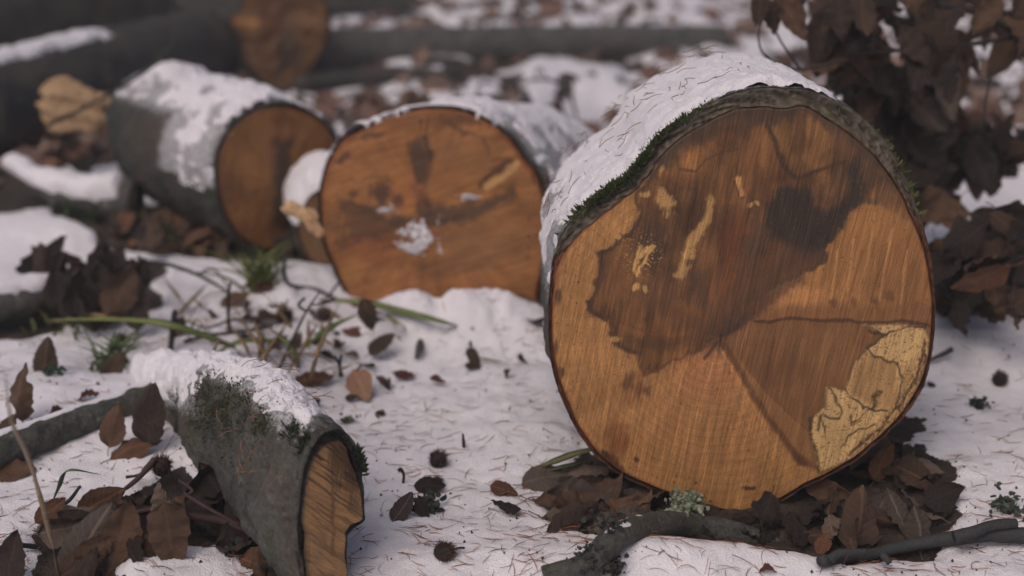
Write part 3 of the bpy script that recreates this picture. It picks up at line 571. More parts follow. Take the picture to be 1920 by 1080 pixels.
# big log -------------------------------------------------------------
w1 = [(1033, 600), (1036, 540), (1046, 492), (1070, 455), (1100, 427), (1150, 388), (1195, 352), (1222, 320), (1240, 290), (1270, 262), (1320, 232), (1370, 206), (1420, 198), (1470, 204), (1510, 196), (1550, 222), (1600, 255), (1640, 290), (1678, 340), (1708, 400), (1732, 460), (1746, 530), (1750, 600), (1745, 660), (1730, 720), (1700, 768), (1650, 820), (1600, 862), (1545, 893), (1510, 908), (1460, 940), (1415, 960), (1375, 962), (1320, 948), (1260, 928), (1200, 905), (1160, 885), (1120, 852), (1092, 815), (1068, 765), (1048, 715), (1037, 660)]
b1 = [(1029, 600), (1031, 540), (1036, 485), (1052, 445), (1080, 408), (1130, 368), (1180, 335), (1208, 300), (1226, 268), (1258, 240), (1310, 208), (1365, 180), (1420, 166), (1475, 166), (1530, 172), (1580, 194), (1625, 225), (1662, 265), (1695, 325), (1722, 390), (1741, 455), (1752, 530), (1755, 600), (1750, 662), (1736, 724), (1706, 773), (1655, 826), (1604, 868), (1548, 899), (1512, 914), (1462, 945), (1416, 965), (1375, 967), (1320, 953), (1258, 933), (1198, 910), (1157, 890), (1116, 857), (1087, 818), (1062, 768), (1042, 717), (1031, 660)]
pb = G(1390, 955)
big, L1 = make_log('largest sawn beech log, cut end with dark heart stain and pale spalted patch', 'log', w1, b1, pb, (0, -1, .02),
    [((0, 0, 0), 1), ((-.002, .06, -.001), 1.0), ((-.004, .13, -.003), .99), ((-.004, .21, -.007), .965), ((-.004, .22, -.008), .935)], paint_big, M_FACE1, M_BARK, nth=1000, nrho=240, nlen=90,
    snow=[dict(ang=(68, 156), s=(.02, .98), t=.008, frost=.25, ends=(.08, .06), wob=.14, seed=4, lip=.001, ns=300, na=300), dict(ang=(148, 176), s=(.02, .9), t=.003, wob=.3, seed=14, holes=-.12)], rimcol=(96, 56, 40), edgecol=(92, 84, 72))
moss_part(big, L1, [(118, .02, 5, .03), (124, .01, 4, .03), (130, .01, 4, .03), (136, .02, 3, .03), (112, .03, 4, .02), (105, .05, 3, .02), (140, .02, 2, .03)], 3600, .0045, seed=3)
for q, nn in (([(146, .03, 3, .02)], 160), ([(43, .1, 4, .05), (37, .1, 3, .05), (50, .12, 3, .05)], 420)): moss_part(big, L1, q, nn, .006, cols=((.05, .065, .02), (.08, .095, .03), (.11, .10, .04)), seed=5)
# middle log ----------------------------------------------------------
w2_ = [(600, 390), (606, 340), (618, 300), (640, 265), (690, 238), (750, 214), (820, 204), (870, 209), (912, 228), (950, 256), (982, 300), (1008, 332), (1022, 380), (1027, 430), (1024, 480), (1010, 530), (1000, 580), (930, 610), (820, 618), (720, 606), (655, 560), (640, 530), (622, 490), (606, 445)]
pm = on_z(815, 566)
mid, L2 = make_log('middle sawn log with icy snow stuck on its brown cut end, sunk in snow', 'log', w2_, None, pm, (-.12, -1, .03),
    [((0, 0, 0), 1), ((.03, .07, -.012), 1.02), ((.065, .16, -.03), .99), ((.11, .30, -.055), .95)], paint_mid, M_FACE2, M_BARKG, nth=600, nrho=150, nlen=70, facewarp=.002, tone=(1.12, 1.10, 1.0),
    snow=[dict(ang=(52, 150), s=(.0, .98), t=.006, frost=.8, ends=(.03, .06), wob=.10, seed=9, lip=.001), dict(ang=(8, 66), s=(.05, .98), t=.0035, holes=.0, wob=.3, seed=39)], rimcol=(60, 40, 32))
# left log -----------------------------------------------------------
cl = at(520, 335, 1.74); al = nrm([-.64, .76, .03])
ang_ = np.linspace(0, 2*math.pi, 40, endpoint=False)
w3 = [(527+118*math.cos(a)*(1+.03*math.sin(3*a)), 336-142*math.sin(a)*(1+.03*math.cos(2*a))) for a in ang_]
left, L3 = make_log('left sawn log angled away, dark-banded cut end and patchy snow on its bark', 'log', w3, None, cl, -al,
    [(al*0, 1), (al*.08, 1.04), (al*.18, 1.02), (al*.30, .98)], paint_left, M_FACE1, M_BARKD, nth=400, nrho=90, nlen=60, facewarp=.003, rough=.006, tone=(1.08, 1.06, .95),
    snow=[dict(ang=(56, 140), s=(.03, .99), t=.009, frost=1.2, ends=(.05, .05), wob=.22, seed=12, holes=.10), dict(ang=(20, 60), s=(.0, .5), t=.005, frost=1.5, wob=.2, seed=15, holes=.0), dict(ang=(130, 185), s=(.0, .5), t=.004, frost=1.4, wob=.3, seed=19, holes=-.02)], rimcol=(54, 40, 32))
# stub between the left and the middle log
ws = [(626+68*math.cos(a), 424-84*math.sin(a)) for a in ang_]
stub, L4 = make_log('short grey stub wedged between left and middle logs with a thick white snow cushion', 'log', ws, None, at(618, 420, 1.68), (-.1, -1, 0),
    [((0, 0, 0), 1), ((-.01, .05, 0), 1), ((-.02, .10, 0), .98)], paint_plain, M_FACE1, M_BARK, nth=160, nrho=30, nlen=24, snow=[dict(ang=(20, 185), s=(.0, .98), t=.024, ends=(.2, .15), wob=.12, seed=2, lip=.006)])
# log at the back with a broken orange end
wb = [(530+84*math.cos(a)*(1+.06*math.sin(3*a+1)), 52-112*math.sin(a)*(1+.05*math.cos(4*a))) for a in ang_]
wb[18] = (434, 48); wb[19] = (428, 38); wb[20] = (430, 30); wb[17] = (452, 20)
ab_ = nrm([-.55, .8, .0])
back, L5 = make_log('blurred upright-looking log end at the top left, splintered orange and dark brown', 'log', wb, None, at(530, 52, 2.85), (.2, -1, .05),
    [(ab_*0, 1), (ab_*.1, 1.03), (ab_*.4, 1.0), (ab_*.7, .95)], paint_back, M_FACE3, M_BARKD, nth=240, nrho=50, nlen=40, facewarp=.012, rough=.01, tone=(.9, .92, .85))
# front branch log ---------------------------------------------------
wf = [(640, 822), (656, 838), (664, 862), (672, 905), (678, 950), (681, 976), (660, 982), (648, 1000), (645, 1040), (650, 1085), (640, 1120), (612, 1135), (588, 1115), (575, 1060), (570, 1000), (572, 940), (580, 890), (594, 852), (616, 828)]
bf = [(641, 806), (664, 830), (674, 862), (680, 905), (684, 950), (686, 976), (664, 990), (652, 1003), (650, 1040), (654, 1088), (642, 1130), (612, 1145), (584, 1120), (568, 1062), (562, 1000), (564, 938), (571, 884), (587, 840), (613, 812)]
pf = at(628, 975, .965)
P1 = on_z(628, 960, .050); P2 = on_z(494, 838, .042); P3 = on_z(398, 775, .022); P4 = on_z(325, 745, .002); P5 = on_z(250, 712, -.02)
front, L6 = make_log('mossy grey branch log in the foreground, its slanting sawn end streaked black', 'log', wf, bf, pf, (.90, -.42, .06),
    [((0, 0, 0), 1), ((P2-P1)*.25+np.array([-.003, 0, .0]), 1.05), ((P2-P1)*.5+np.array([-.005, 0, .001]), 1.08), ((P2-P1), 1.05), ((P3-P1), .84), ((P4-P1), .64), ((P5-P1), .42)], paint_front, M_FACE3, M_BARKG, nth=420, nrho=130, nlen=200, facewarp=.004, jag=.014, rough=.008,
    snow=[dict(ang=(18, 108), s=(.07, .80), t=.006, frost=1.3, ends=(.10, .1), wob=.16, seed=23, ns=420, na=200), dict(ang=(20, 150), s=(.62, .99), t=.007, frost=1.0, ends=(.25, .06), wob=.14, seed=29, ns=200, na=160)], rimcol=(48, 38, 32))
moss_part(front, L6, [(118, .5, 9, .08), (126, .6, 10, .06), (112, .38, 7, .05), (140, .6, 14, .08)], 3600, .0036, cols=((.06, .062, .03), (.085, .08, .045), (.045, .05, .025)), seed=8)
for q, nn in (([(40, .0, 3, .006), (30, .0, 3, .006)], 300), ([(104, .14, 3, .02), (104, .06, 4, .01)], 200)): moss_part(front, L6, q, nn, .006, cols=((.02, .03, .015), (.035, .045, .02)), seed=9)
mb = MB()
limb = [on_z(350, 728, .015), on_z(285, 745, .016), on_z(200, 775, .018), on_z(100, 808, .018), on_z(0, 845, .016), on_z(-120, 885, .014)]
tube(mb, limb, [.017, .0145, .0130, .0132, .014, .015], 40, 140, (.4, .4, .4), .16, 4)
lo = link('limb', mesh('limb', np.vstack(mb.v), mb.f, M_BARKG), front)
# snow along limb
def snow_strip(pts, rad_, wid, thick, n=160, m=40, seed=0, parent=None, cover=70, lo=None):
    P = catmull(pts, n); T = np.gradient(P, axis=0); T /= np.linalg.norm(T, axis=1)[:, None]; side = np.cross(T, [0, 0, 1]); side /= np.linalg.norm(side, axis=1)[:, None]; up = np.cross(side, T)
    A = np.radians(np.linspace(-cover if lo is None else lo, cover, m)); R = np.interp(np.linspace(0, 1, n), np.linspace(0, 1, len(rad_)), rad_)
    Dr = np.sin(A)[None, :, None]*side[:, None]+np.cos(A)[None, :, None]*up[:, None]; V = P[:, None]+Dr*R[:, None, None]
    v = np.linspace(-1, 1, m)[None]+.35*fbm(V[..., 0]*30, V[..., 1]*30, V[..., 2]*30, seed=seed); u = np.linspace(0, 1, n)[:, None]
    mk = sstep(1, .55, np.abs(v))*sstep(0, .06, u)*sstep(1, .94, u)
    t = thick*mk**.6*(.8+.4*fbm(V[..., 0]*40, V[..., 1]*40, V[..., 2]*40, seed=seed+3))-.0012; t = np.where(mk < .01, -.004, t)
    V = V+(Dr*.5+np.array([0, 0, .5]))*t[..., None]
    return link('snow_cap', mesh('snow_cap', V.reshape(-1, 3), grid_faces(n, m), M_SNOW), parent)
snow_strip(limb, [.017, .0145, .0130, .0132, .014, .015], 1, .004, seed=5, parent=front, cover=85, lo=-12)

# trunks in the blurred background -----------------------------------
def trunk(label, cat, pts, radii, mat, cover=None, group=None, thick=.03, n=90, name='fallen_trunk', su=(0, 1)):
    rt = root(name, (pts[0][0], pts[0][1], 0), label, cat, group); mb = MB(); tube(mb, pts, radii, 36, n, None, .12, 3, True)
    link('bark', mesh('bark', np.vstack(mb.v), mb.f, mat), rt)
    if cover:
        P = catmull(pts, 40)[int(su[0]*39):int(su[1]*39)+1]; R = np.interp(np.linspace(su[0], su[1], 8), np.linspace(0, 1, len(radii)), radii)
        snow_strip(P[::4], R, 1, thick, 120, 40, 6, rt, cover)
    return rt
def gz(px, py, r): p = on_z(px, py); return p+np.array([0, 0, r])
trunk('thick dark trunk slanting across the top left with a long strip of snow along it', 'log', [gz(-60, 300, .075), .66*gz(-60, 300, .075)+.34*gz(470, 128, .075), .33*gz(-60, 300, .075)+.67*gz(470, 128, .075), gz(470, 128, .075)], [.074, .076, .076, .072], M_BARKD, 26, thick=.012, su=(.02, .5))
trunk('dark green trunk behind the slanting snowy one in the top left corner', 'log', [gz(-500, 210, .12), gz(0, 150, .13), gz(300, 110, .13), gz(480, 80, .12)], [.13, .14, .13, .12], M_BARKD, 30, thick=.02, su=(.6, .95))
trunk('long thin dark trunk lying level across the snowy background', 'log', [gz(560, 136, .045), .66*gz(560, 136, .045)+.34*gz(1358, 100, .032), .34*gz(560, 136, .045)+.66*gz(1358, 100, .032), gz(1358, 100, .032)], [.048, .044, .040, .032], M_BARK, None)
trunk('mossy green trunk end at the very top left of centre', 'log', [gz(300, 38, .07), gz(600, 30, .07), gz(770, 26, .06)], [.07, .07, .06], M_BARKG, None)
trunk('dark branch under the thin background trunk beside the splintered log end', 'branch', [gz(560, 178, .02), gz(640, 168, .02), gz(740, 158, .02), gz(860, 150, .012)], [.016, .018, .018, .008], M_BARKD, None)
chunk = trunk('short snow-buried branch piece left of the left log', 'branch', [gz(20, 375, .05), gz(90, 398, .035), gz(170, 408, .026), gz(258, 412, .024)], [.010, .014, .022, .030], M_BARK, 80, thick=.016)
trunk('grey snow-dusted branch at the left edge beside the withered leaf clump', 'branch', [gz(-90, 622, .02), gz(30, 602, .022), gz(100, 588, .022), gz(150, 575, .015)], [.024, .022, .02, .012], M_BARK, 60, thick=.007)
# split pale wood pieces
def split_piece(label, p, size, yaw, tilt, col, seed, name='wood_chip'):
    r = random.Random(seed); nx, ny = 30, 26; mb = MB(); L, Wd, T = size; V = []
    for side in (1, -1):
        for i in range(nx):
            for j in range(ny):
                u, v = i/(nx-1)*2-1, j/(ny-1)*2-1; e = (1-abs(u)**6*.5)
                x = u*L/2*(1+.12*math.sin(v*5+seed)); y = v*Wd/2*e*(1+.15*math.sin(u*4+seed)); ed = (1-u**8)*(1-v**8)
                V.append((x, y, side*T/2*ed*(.7+.3*math.cos(v*9+seed)+.25*r.uniform(-1, 1)*.3)))
    V = np.array(V); F = grid_faces(nx, ny).tolist(); F2 = [[q+nx*ny for q in f[::-1]] for f in F]
    rot = np.array(Matrix.Rotation(yaw, 3, 'Z')@Matrix.Rotation(tilt[1], 3, 'Y')@Matrix.Rotation(tilt[0], 3, 'X')); V = V@rot.T
    g = .75+.5*np.repeat(np.abs(np.sin(np.arange(ny)*2.3+seed))[None], 2*nx, 0).ravel()
    V = V+np.stack([.0012*vnoise(V[:, 0]*200, V[:, 1]*900, seed=seed+i) for i in range(3)], -1)*(L/.03)**.5; me = mesh(name, V, F+F2, M_WOOD, cols=np.array(col)[None]*g[:, None], smooth=False); o = link(name, me, None, label, 'wood chip'); o.location = tuple(p); return o
split_piece('pale split block of yellow wood lying behind the left log', at(138, 203, 2.05), (.095, .075, .03), .1, (1.1, .25), (.36, .23, .13), 3, 'split_wood_block')
split_piece('pale curled wood chip stuck beside the left rim of the middle log', at(562, 398, 1.50), (.036, .016, .008), .1, (1.0, .45), (.58, .38, .22), 5)
split_piece('smaller pale wood chip below the curled one by the middle log', at(588, 424, 1.49), (.028, .012, .007), .1, (1.0, .9), (.55, .34, .19), 8)
# icy snow stuck on the middle log's end
def snow_patch(c, rx, ry, seed):
    n = 46; u, v = np.meshgrid(np.linspace(-1, 1, n), np.linspace(-1, 1, n)); r = np.hypot(u, v)
    wv = fbm(u*2.6, v*2.6, seed=seed, oct=4); m = sstep(.95, .35, r+.85*wv); 
    pr = ray(np.array([c[0]]), np.array([c[1]]))[0]; t = ((L2['C0']-CAMP)@L2['n'])/(pr@L2['n']); o = CAMP+pr*t
    h = .0055*m*(.35+1.0*np.abs(fbm(u*9, v*9, seed=seed+3, oct=3)))-.0012-.0022*sstep(0, .5, fbm(u*14, v*14, seed=seed+5))
    V = o+(u*rx)[..., None]*L2['e1']+(v*ry)[..., None]*L2['e2']+h[..., None]*L2['n']
    F = grid_faces(n, n); k = (m.ravel()[F] > .06).any(1); used, inv = np.unique(F[k], return_inverse=True)
    link('snow_patch', mesh('snow_patch', V.reshape(-1, 3)[used], inv.reshape(-1, 4), M_SNOW), mid)
snow_patch((788, 436), .030, .028, 4); snow_patch((728, 392), .016, .007, 9); snow_patch((880, 370), .014, .004, 14); snow_patch((768, 462), .02, .010, 25)

# ------------------------------------------------------------ leaves
def leaf_arrays(seed):
    r = random.Random(seed); nl, nw = 17, 11; cup = r.uniform(-1.0, 2.0); bend = r.uniform(-1.8, 1.8); tw = r.uniform(-1.3, 1.3); wv = r.uniform(.01, .06); fold = r.uniform(-.2, 1.1); wm = r.uniform(.75, 1.05)
    if seed < 30: cup, bend, tw, fold, wm = cup*.3, bend*.35, tw*.3, fold*.35, .98
    u = np.linspace(0, 1, nl)[:, None]; v = np.linspace(-1, 1, nw)[None]
    w = .31*np.sin(math.pi*np.clip(u, 0, 1)**.85)**.72*(1-.25*u)+.004; w = w*wm*(1+.05*np.sin(u*40+seed)+(.08 if seed < 30 else .22)*vnoise(u*5+seed, v*.7, seed=seed))
    x = (u-.5)+v*0; y = v*w; z = cup*y*y*2.2+fold*np.abs(y)*.45+bend*.55*(u-.5)**2+wv*np.sin(u*27+seed)*np.abs(v)**1.0+.03*math.sin(seed)*v+.025*np.sin(5*u+3*v+seed)+(.02 if seed < 30 else .05)*vnoise(u*5, v*2.2, seed=seed+2)+.02*vnoise(u*11, v*5, seed=seed+4)
    a = tw*(u-.5); y2 = y*np.cos(a)-z*np.sin(a); z2 = y*np.sin(a)+z*np.cos(a)
    V = np.stack([x+0*y, y2, z2], -1).reshape(-1, 3); uv = np.stack([np.broadcast_to(u, y.shape), y], -1).reshape(-1, 2)
    F = grid_faces(nl, nw).tolist(); mb = MB(); zb = V[nw//2]
    tube(mb, [zb+np.array([.01, 0, 0]), zb+np.array([-.09, .01, .01]), zb+np.array([-.19, .03*math.sin(seed), .03])], [.010, .008, .011], 5, 7)
    n0 = len(V); V = np.vstack([V]+mb.v); F += [[i+n0 for i in f] for f in mb.f]; uv = np.vstack([uv, np.tile([[.5, 0.0]], (mb.n, 1))])
    return V, F, uv
NLEAF = 20
COLN = {'dark': 'dark brown', 'mid': 'mid-brown', 'orange': 'orange-brown', 'tan': 'pale tan', 'red': 'dark red', 'grey': 'greyish brown'}
LEAFA = [leaf_arrays(i*3+1) for i in range(NLEAF)]
LEAFM = {}
def leaf_mesh(i, mat):
    k = (i % NLEAF, mat)
    if k not in LEAFM: V, F, uv = LEAFA[k[0]]; LEAFM[k] = mesh('leaf', V, F, LM[mat], uv=uv)
    return LEAFM[k]
def leaf_matrix(p, size, alpha, stand, roll):
    v = nrm(np.array([0, 1, 0])*(1-stand)+np.array([0, 0, 1.])*stand); a = math.radians(alpha)
    X = math.cos(a)*RGT+math.sin(a)*v; Zn = np.cross(RGT, v); Y = np.cross(Zn, X); c, s = math.cos(roll), math.sin(roll)
    Y, Zn = Y*c+Zn*s, -Y*s+Zn*c
    return Matrix(((X[0]*size, Y[0]*size, Zn[0]*size, p[0]), (X[1]*size, Y[1]*size, Zn[1]*size, p[1]), (X[2]*size, Y[2]*size, Zn[2]*size, p[2]), (0, 0, 0, 1)))
def leaf(px, py, lenpx, alpha, stand, mat, label, group=None, roll=None, up=0.0, shape=None, lift=True):
    p = G(px, py); dep = (p-CAMP)@FWD; size = lenpx*dep/FPX
    if lift: p = p+np.array([0, 0, .5*size*stand*abs(math.sin(math.radians(alpha)))*.85+.004+up])
    q = on_z(px, py, p[2]); p = np.array([q[0], q[1], p[2]])
    o = link('dead_leaf', leaf_mesh(rnd.randrange(NLEAF) if shape is None else shape, mat), None, label, 'leaf', group)
    o.matrix_world = leaf_matrix(p, size, alpha, stand, rnd.uniform(-.4, .4) if roll is None else roll); return o
# singles out on the snow
for a in [(676, 722, 92, -68, .25, 'tan', 'pale orange beech leaf with upright stalk lying on open snow in the centre'),
          (590, 712, 74, 10, .2, 'orange', 'flat reddish leaf beside the dry stems, left of the pale orange leaf'),
          (800, 627, 68, 5, .15, 'red', 'dark red-brown leaf with rounded back below the green grass blades'),
          (662, 620, 44, 170, .2, 'red', 'small red leaf under the green grass blade'),
          (740, 598, 60, -60, .6, 'dark', 'dark curled leaf behind the green grass blade crossing'),
          (716, 645, 62, 40, .7, 'dark', 'twisted dark leaf with ragged lobes left of the rounded red-brown one'),
          (690, 590, 62, -75, .8, 'mid', 'brown crumpled leaf hanging over the green grass blades'),
          (888, 672, 46, -60, .6, 'mid', 'small brown leaf with a hooked stalk on the snow between middle and big logs'),
          (758, 704, 42, -10, .5, 'red', 'small dark red folded leaf right of the pale orange leaf'),
          (718, 712, 34, -50, .3, 'orange', 'tiny orange-red leaf scrap beside the pale orange leaf'),
          (865, 570, 84, 0, .35, 'mid', 'folded brown leaf in front of the middle log cut end'),
          (990, 575, 74, -30, .4, 'orange', 'reddish leaf tucked between middle log and big log'),
          (945, 918, 56, -20, .5, 'orange', 'orange-brown leaf standing over a dark one on the front snow'),
          (948, 950, 60, 160, .4, 'dark', 'dark crumbled leaf just below the orange-brown one on the front snow'),
          (755, 952, 68, 60, .5, 'grey', 'grey-brown leaf right of the foreground branch cut end'),
          (806, 910, 60, 0, .6, 'dark', 'dark arched leaf between the spiky husk and the grey-brown leaf'),
          (792, 955, 46, -60, .6, 'dark', 'blackish leaf scrap touching the grey-brown leaf'),
          (1040, 972, 76, 20, .3, 'red', 'dark red leaf at the left tip of the pile under the big log'),
          (380, 720, 40, 30, .3, 'red', 'small red leaf fallen on the snowy foreground branch'),
          (85, 672, 82, 80, .9, 'mid', 'upright brown leaf at the left edge above the snowy slope'),
          (35, 740, 110, 85, .9, 'mid', 'tall rusty brown leaf standing at the left edge'),
          (12, 800, 60, 60, .6, 'mid', 'brown leaf lower at the left edge beside the grey limb'),
          (212, 800, 86, 75, .9, 'mid', 'upright brown leaf in front of the limb, left of the foreground branch'),
          (278, 780, 120, 80, .95, 'dark', 'tall dark red-brown leaf leaning on the foreground branch'),
          (252, 838, 100, 25, .5, 'orange', 'curved orange-brown leaf at the foot of the tall dark one'),
          (108, 775, 44, 15, .3, 'red', 'small red leaf scrap on snow above the limb'),
          (20, 880, 90, 10, .2, 'mid', 'brown leaf under the limb at the left edge'),
          (1545, 1018, 54, 60, .4, 'orange', 'small orange leaf at the tip of the bottom right twig'),
          (1440, 1068, 34, 0, .3, 'red', 'tiny red scrap at the bottom edge below the big log'),
          (500, 600, 60, 20, .4, 'mid', 'pale brown leaf lying among the dry stems'),
          (440, 560, 60, 30, .5, 'mid', 'brown leaf slanting behind the dry stems'),
          (212, 690, 70, 60, .7, 'mid', 'brown leaf on the snow slope above the foreground branch'),
          (485, 540, 60, 0, .3, 'red', 'flat red-brown leaf below the yellow-green grass tuft'),
          (600, 1000, 10, 0, .3, 'red', 'crumb of leaf at the cut end'),
          (862, 200, 44, 85, 1., 'red', 'blurred red leaf upright in the background above the middle log'),
          (985, 220, 80, 85, 1., 'dark', 'blurred dark green-brown leaf upright behind the middle log'),
          (1040, 215, 66, 80, 1., 'red', 'blurred red-brown leaf upright left of the big log top')]:
    if a[2] > 20: leaf(*a, shape=rnd.randrange(14))
for k, (x, y, L_, a_, m_) in enumerate([(470, 600, 40, 10, 'dark'), (520, 640, 44, 40, 'mid'), (555, 640, 40, 70, 'mid'), (680, 570, 46, 0, 'red'), (612, 668, 36, -20, 'dark'), (700, 600, 40, 150, 'dark'), (745, 640, 34, -40, 'dark'), (395, 690, 40, 30, 'mid'), (335, 610, 50, 80, 'dark'), (300, 690, 40, 20, 'mid'), (660, 745, 26, 10, 'dark'), (230, 640, 50, 30, 'mid'), (905, 560, 34, 20, 'mid'), (1010, 600, 44, 10, 'mid'), (165, 740, 40, 20, 'red'), (520, 570, 36, 0, 'red')]):
    leaf(x, y, L_, a_, .35, m_, COLN[m_]+' leaf scrap in the litter between left clump and big log', 'leaf scraps of the centre-left litter', roll=rnd.uniform(-1, 1))
for k in range(34):
    x, y = rnd.uniform(380, 1010), rnd.uniform(545, 740); m_ = rnd.choice(['dark', 'mid', 'red', 'dark'])
    if x < 640 and y > 690: continue
    wh = ('near the left clump' if x < 560 else 'below the middle log' if x < 850 else 'beside the big log')+(', farther back' if y < 630 else ', nearer')
    leaf(x, y, rnd.uniform(16, 34), rnd.uniform(0, 360), rnd.uniform(.05, .5), m_, COLN[m_]+' tiny leaf scrap on snow '+wh, 'leaf scraps of the centre-left litter', roll=rnd.uniform(-1, 1), shape=rnd.randrange(NLEAF))
# piles
def in_poly(poly, n, r):
    P = np.array(poly); out = []
    while len(out) < n:
        q = np.array([[r.uniform(P[:, 0].min(), P[:, 0].max()), r.uniform(P[:, 1].min(), P[:, 1].max())]])
        if sd_poly(q, poly)[0] < 0: out.append(q[0])
    return out
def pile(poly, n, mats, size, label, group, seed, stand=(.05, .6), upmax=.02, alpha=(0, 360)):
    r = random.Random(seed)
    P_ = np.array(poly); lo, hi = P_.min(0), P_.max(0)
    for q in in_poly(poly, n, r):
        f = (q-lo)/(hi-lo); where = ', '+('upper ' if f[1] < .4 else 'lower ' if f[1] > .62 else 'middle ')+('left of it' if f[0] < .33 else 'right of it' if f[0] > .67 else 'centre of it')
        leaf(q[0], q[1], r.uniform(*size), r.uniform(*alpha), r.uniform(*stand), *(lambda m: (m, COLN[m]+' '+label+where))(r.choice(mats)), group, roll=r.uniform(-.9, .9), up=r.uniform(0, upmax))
# hand-placed big leaves of the bottom left pile
for a in [(165, 1020, 170, 62, .75, 'grey', 'large purplish brown leaf standing in the bottom left pile'), (225, 1010, 150, 75, .8, 'mid', 'broad brown leaf right of the purplish one in the bottom left pile'),
          (318, 1005, 135, -85, .95, 'mid', 'pointed brown leaf hanging tip-down in the bottom left pile'), (415, 945, 150, 150, .6, 'mid', 'large brown leaf pressed against the foreground branch'),
          (120, 965, 120, 25, .25, 'grey', 'flat grey-pink leaf at the upper left of the bottom left pile'), (190, 940, 96, 30, .5, 'orange', 'orange-brown curled leaf on top of the bottom left pile'),
          (95, 958, 70, 50, .4, 'orange', 'pale orange leaf tip at the left of the bottom left pile'), (250, 960, 90, 75, .9, 'dark', 'dark cupped leaf in the middle of the bottom left pile'),
          (285, 985, 90, -60, .9, 'dark', 'dark leaf behind the hanging pointed leaf'), (505, 1065, 120, -20, .4, 'orange', 'smooth reddish leaf at the bottom under the foreground branch'),
          (20, 1050, 110, 80, .8, 'dark', 'dark leaf in the bottom left corner'), (150, 1060, 110, 30, .6, 'mid', 'brown leaf at the bottom edge below the purplish one'), (265, 1030, 90, 100, .7, 'mid', 'brown leaf between the broad one and the hanging pointed leaf')]:
    leaf(*a, shape=rnd.randrange(12))
pile([(330, 900), (420, 900), (550, 980), (560, 1080), (500, 1085), (430, 1010), (330, 960)], 22, ['dark', 'mid', 'dark'], (70, 120), 'dead leaf, shady pile under foreground branch', 'dead leaves under the foreground branch', 3, upmax=.01)
pile([(110, 980), (230, 950), (330, 930), (320, 1010), (240, 1060), (130, 1080)], 14, ['dark', 'mid', 'grey'], (70, 110), 'dead leaf, bottom left pile', 'dead leaves of the bottom left pile', 4, stand=(.3, .9), upmax=.02)
pile([(1020, 890), (1090, 870), (1180, 900), (1230, 930), (1220, 985), (1060, 985)], 22, ['grey', 'mid', 'grey', 'dark', 'mid'], (80, 140), 'leaf, heap below big log left', 'leaf heap under the left side of the big log', 5, stand=(.0, .3), upmax=.006, alpha=(-40, 60))
pile([(1560, 900), (1680, 800), (1720, 830), (1760, 880), (1780, 960), (1720, 1010), (1570, 1020), (1500, 960)], 28, ['dark', 'mid', 'dark', 'grey'], (60, 105), 'leaf, heap below big log right', 'leaf heap under the right side of the big log', 6, stand=(.0, .35), upmax=.006)
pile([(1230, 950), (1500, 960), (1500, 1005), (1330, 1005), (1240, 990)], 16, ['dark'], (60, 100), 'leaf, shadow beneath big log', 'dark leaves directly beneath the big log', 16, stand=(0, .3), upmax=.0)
for a in [(1612, 975, 130, 80, .6, 'mid', 'ribbed brown leaf standing in the heap right below the big log'), (1740, 965, 110, 20, .5, 'dark', 'rounded dark leaf at the right end of the heap below the big log'), (1545, 1000, 90, 10, .4, 'mid', 'brown leaf fan at the front of the heap below the big log'),
          (1130, 905, 150, -20, .25, 'grey', 'large grey-brown leaf lying at the left foot of the big log'), (1110, 945, 150, 35, .3, 'mid', 'large brown leaf below the grey-brown one at the foot of the big log'), (1655, 865, 80, 60, .6, 'orange', 'small orange leaf lit at the right foot of the big log')]:
    leaf(*a)
pile([(70, 490), (280, 490), (295, 560), (240, 590), (90, 575)], 34, ['dark', 'mid', 'dark'], (60, 110), 'withered leaf, drooping clump at left', 'drooping withered clump at the left', 7, stand=(.7, 1.), upmax=.035, alpha=(60, 120))
pile([(170, 410), (420, 410), (600, 455), (540, 480), (330, 465)], 26, ['dark', 'mid', 'orange'], (40, 80), 'blurred leaf, ground below left log', 'dead leaves below the left log', 8)
pile([(0, 240), (240, 250), (250, 330), (20, 300)], 18, ['dark', 'red', 'orange'], (40, 70), 'blurred leaf, ground left of left log', 'dead leaves left of the left log', 9)

# leafy beech branches at the right -----------------------------------
def leafy(label, group, stems, poly, n, depth, mats, size, seed, alpha=(-130, -50), explicit=()):
    r = random.Random(seed); base = at(*stems[0][0][0]); rt = root('beech_branch', (base[0], base[1], 0), label, 'branch', group)
    mb = MB()
    for pts, r0, r1 in stems: tube(mb, [at(*p) for p in pts], [r0, r1], 8, 30, (.045, .036, .03), .1, seed)
    link('stem', mb.build('stem', M_TWIG), rt)
    L = [(q[0], q[1], r.uniform(*size), r.uniform(*alpha), r.uniform(*depth), r.choice(mats)) for q in in_poly(poly, n, r)]+list(explicit)
    for (x, y, s, a, dp, mt) in L:
        o = link('leaf', leaf_mesh(r.randrange(NLEAF), mt)); p = at(x, y, dp); mw = leaf_matrix(p, s*dp/FPX, a, r.uniform(.45, 1.), r.uniform(-.8, .8))
        o.parent = rt; o.matrix_parent_inverse = Matrix.Translation(-rt.location); o.matrix_basis = mw
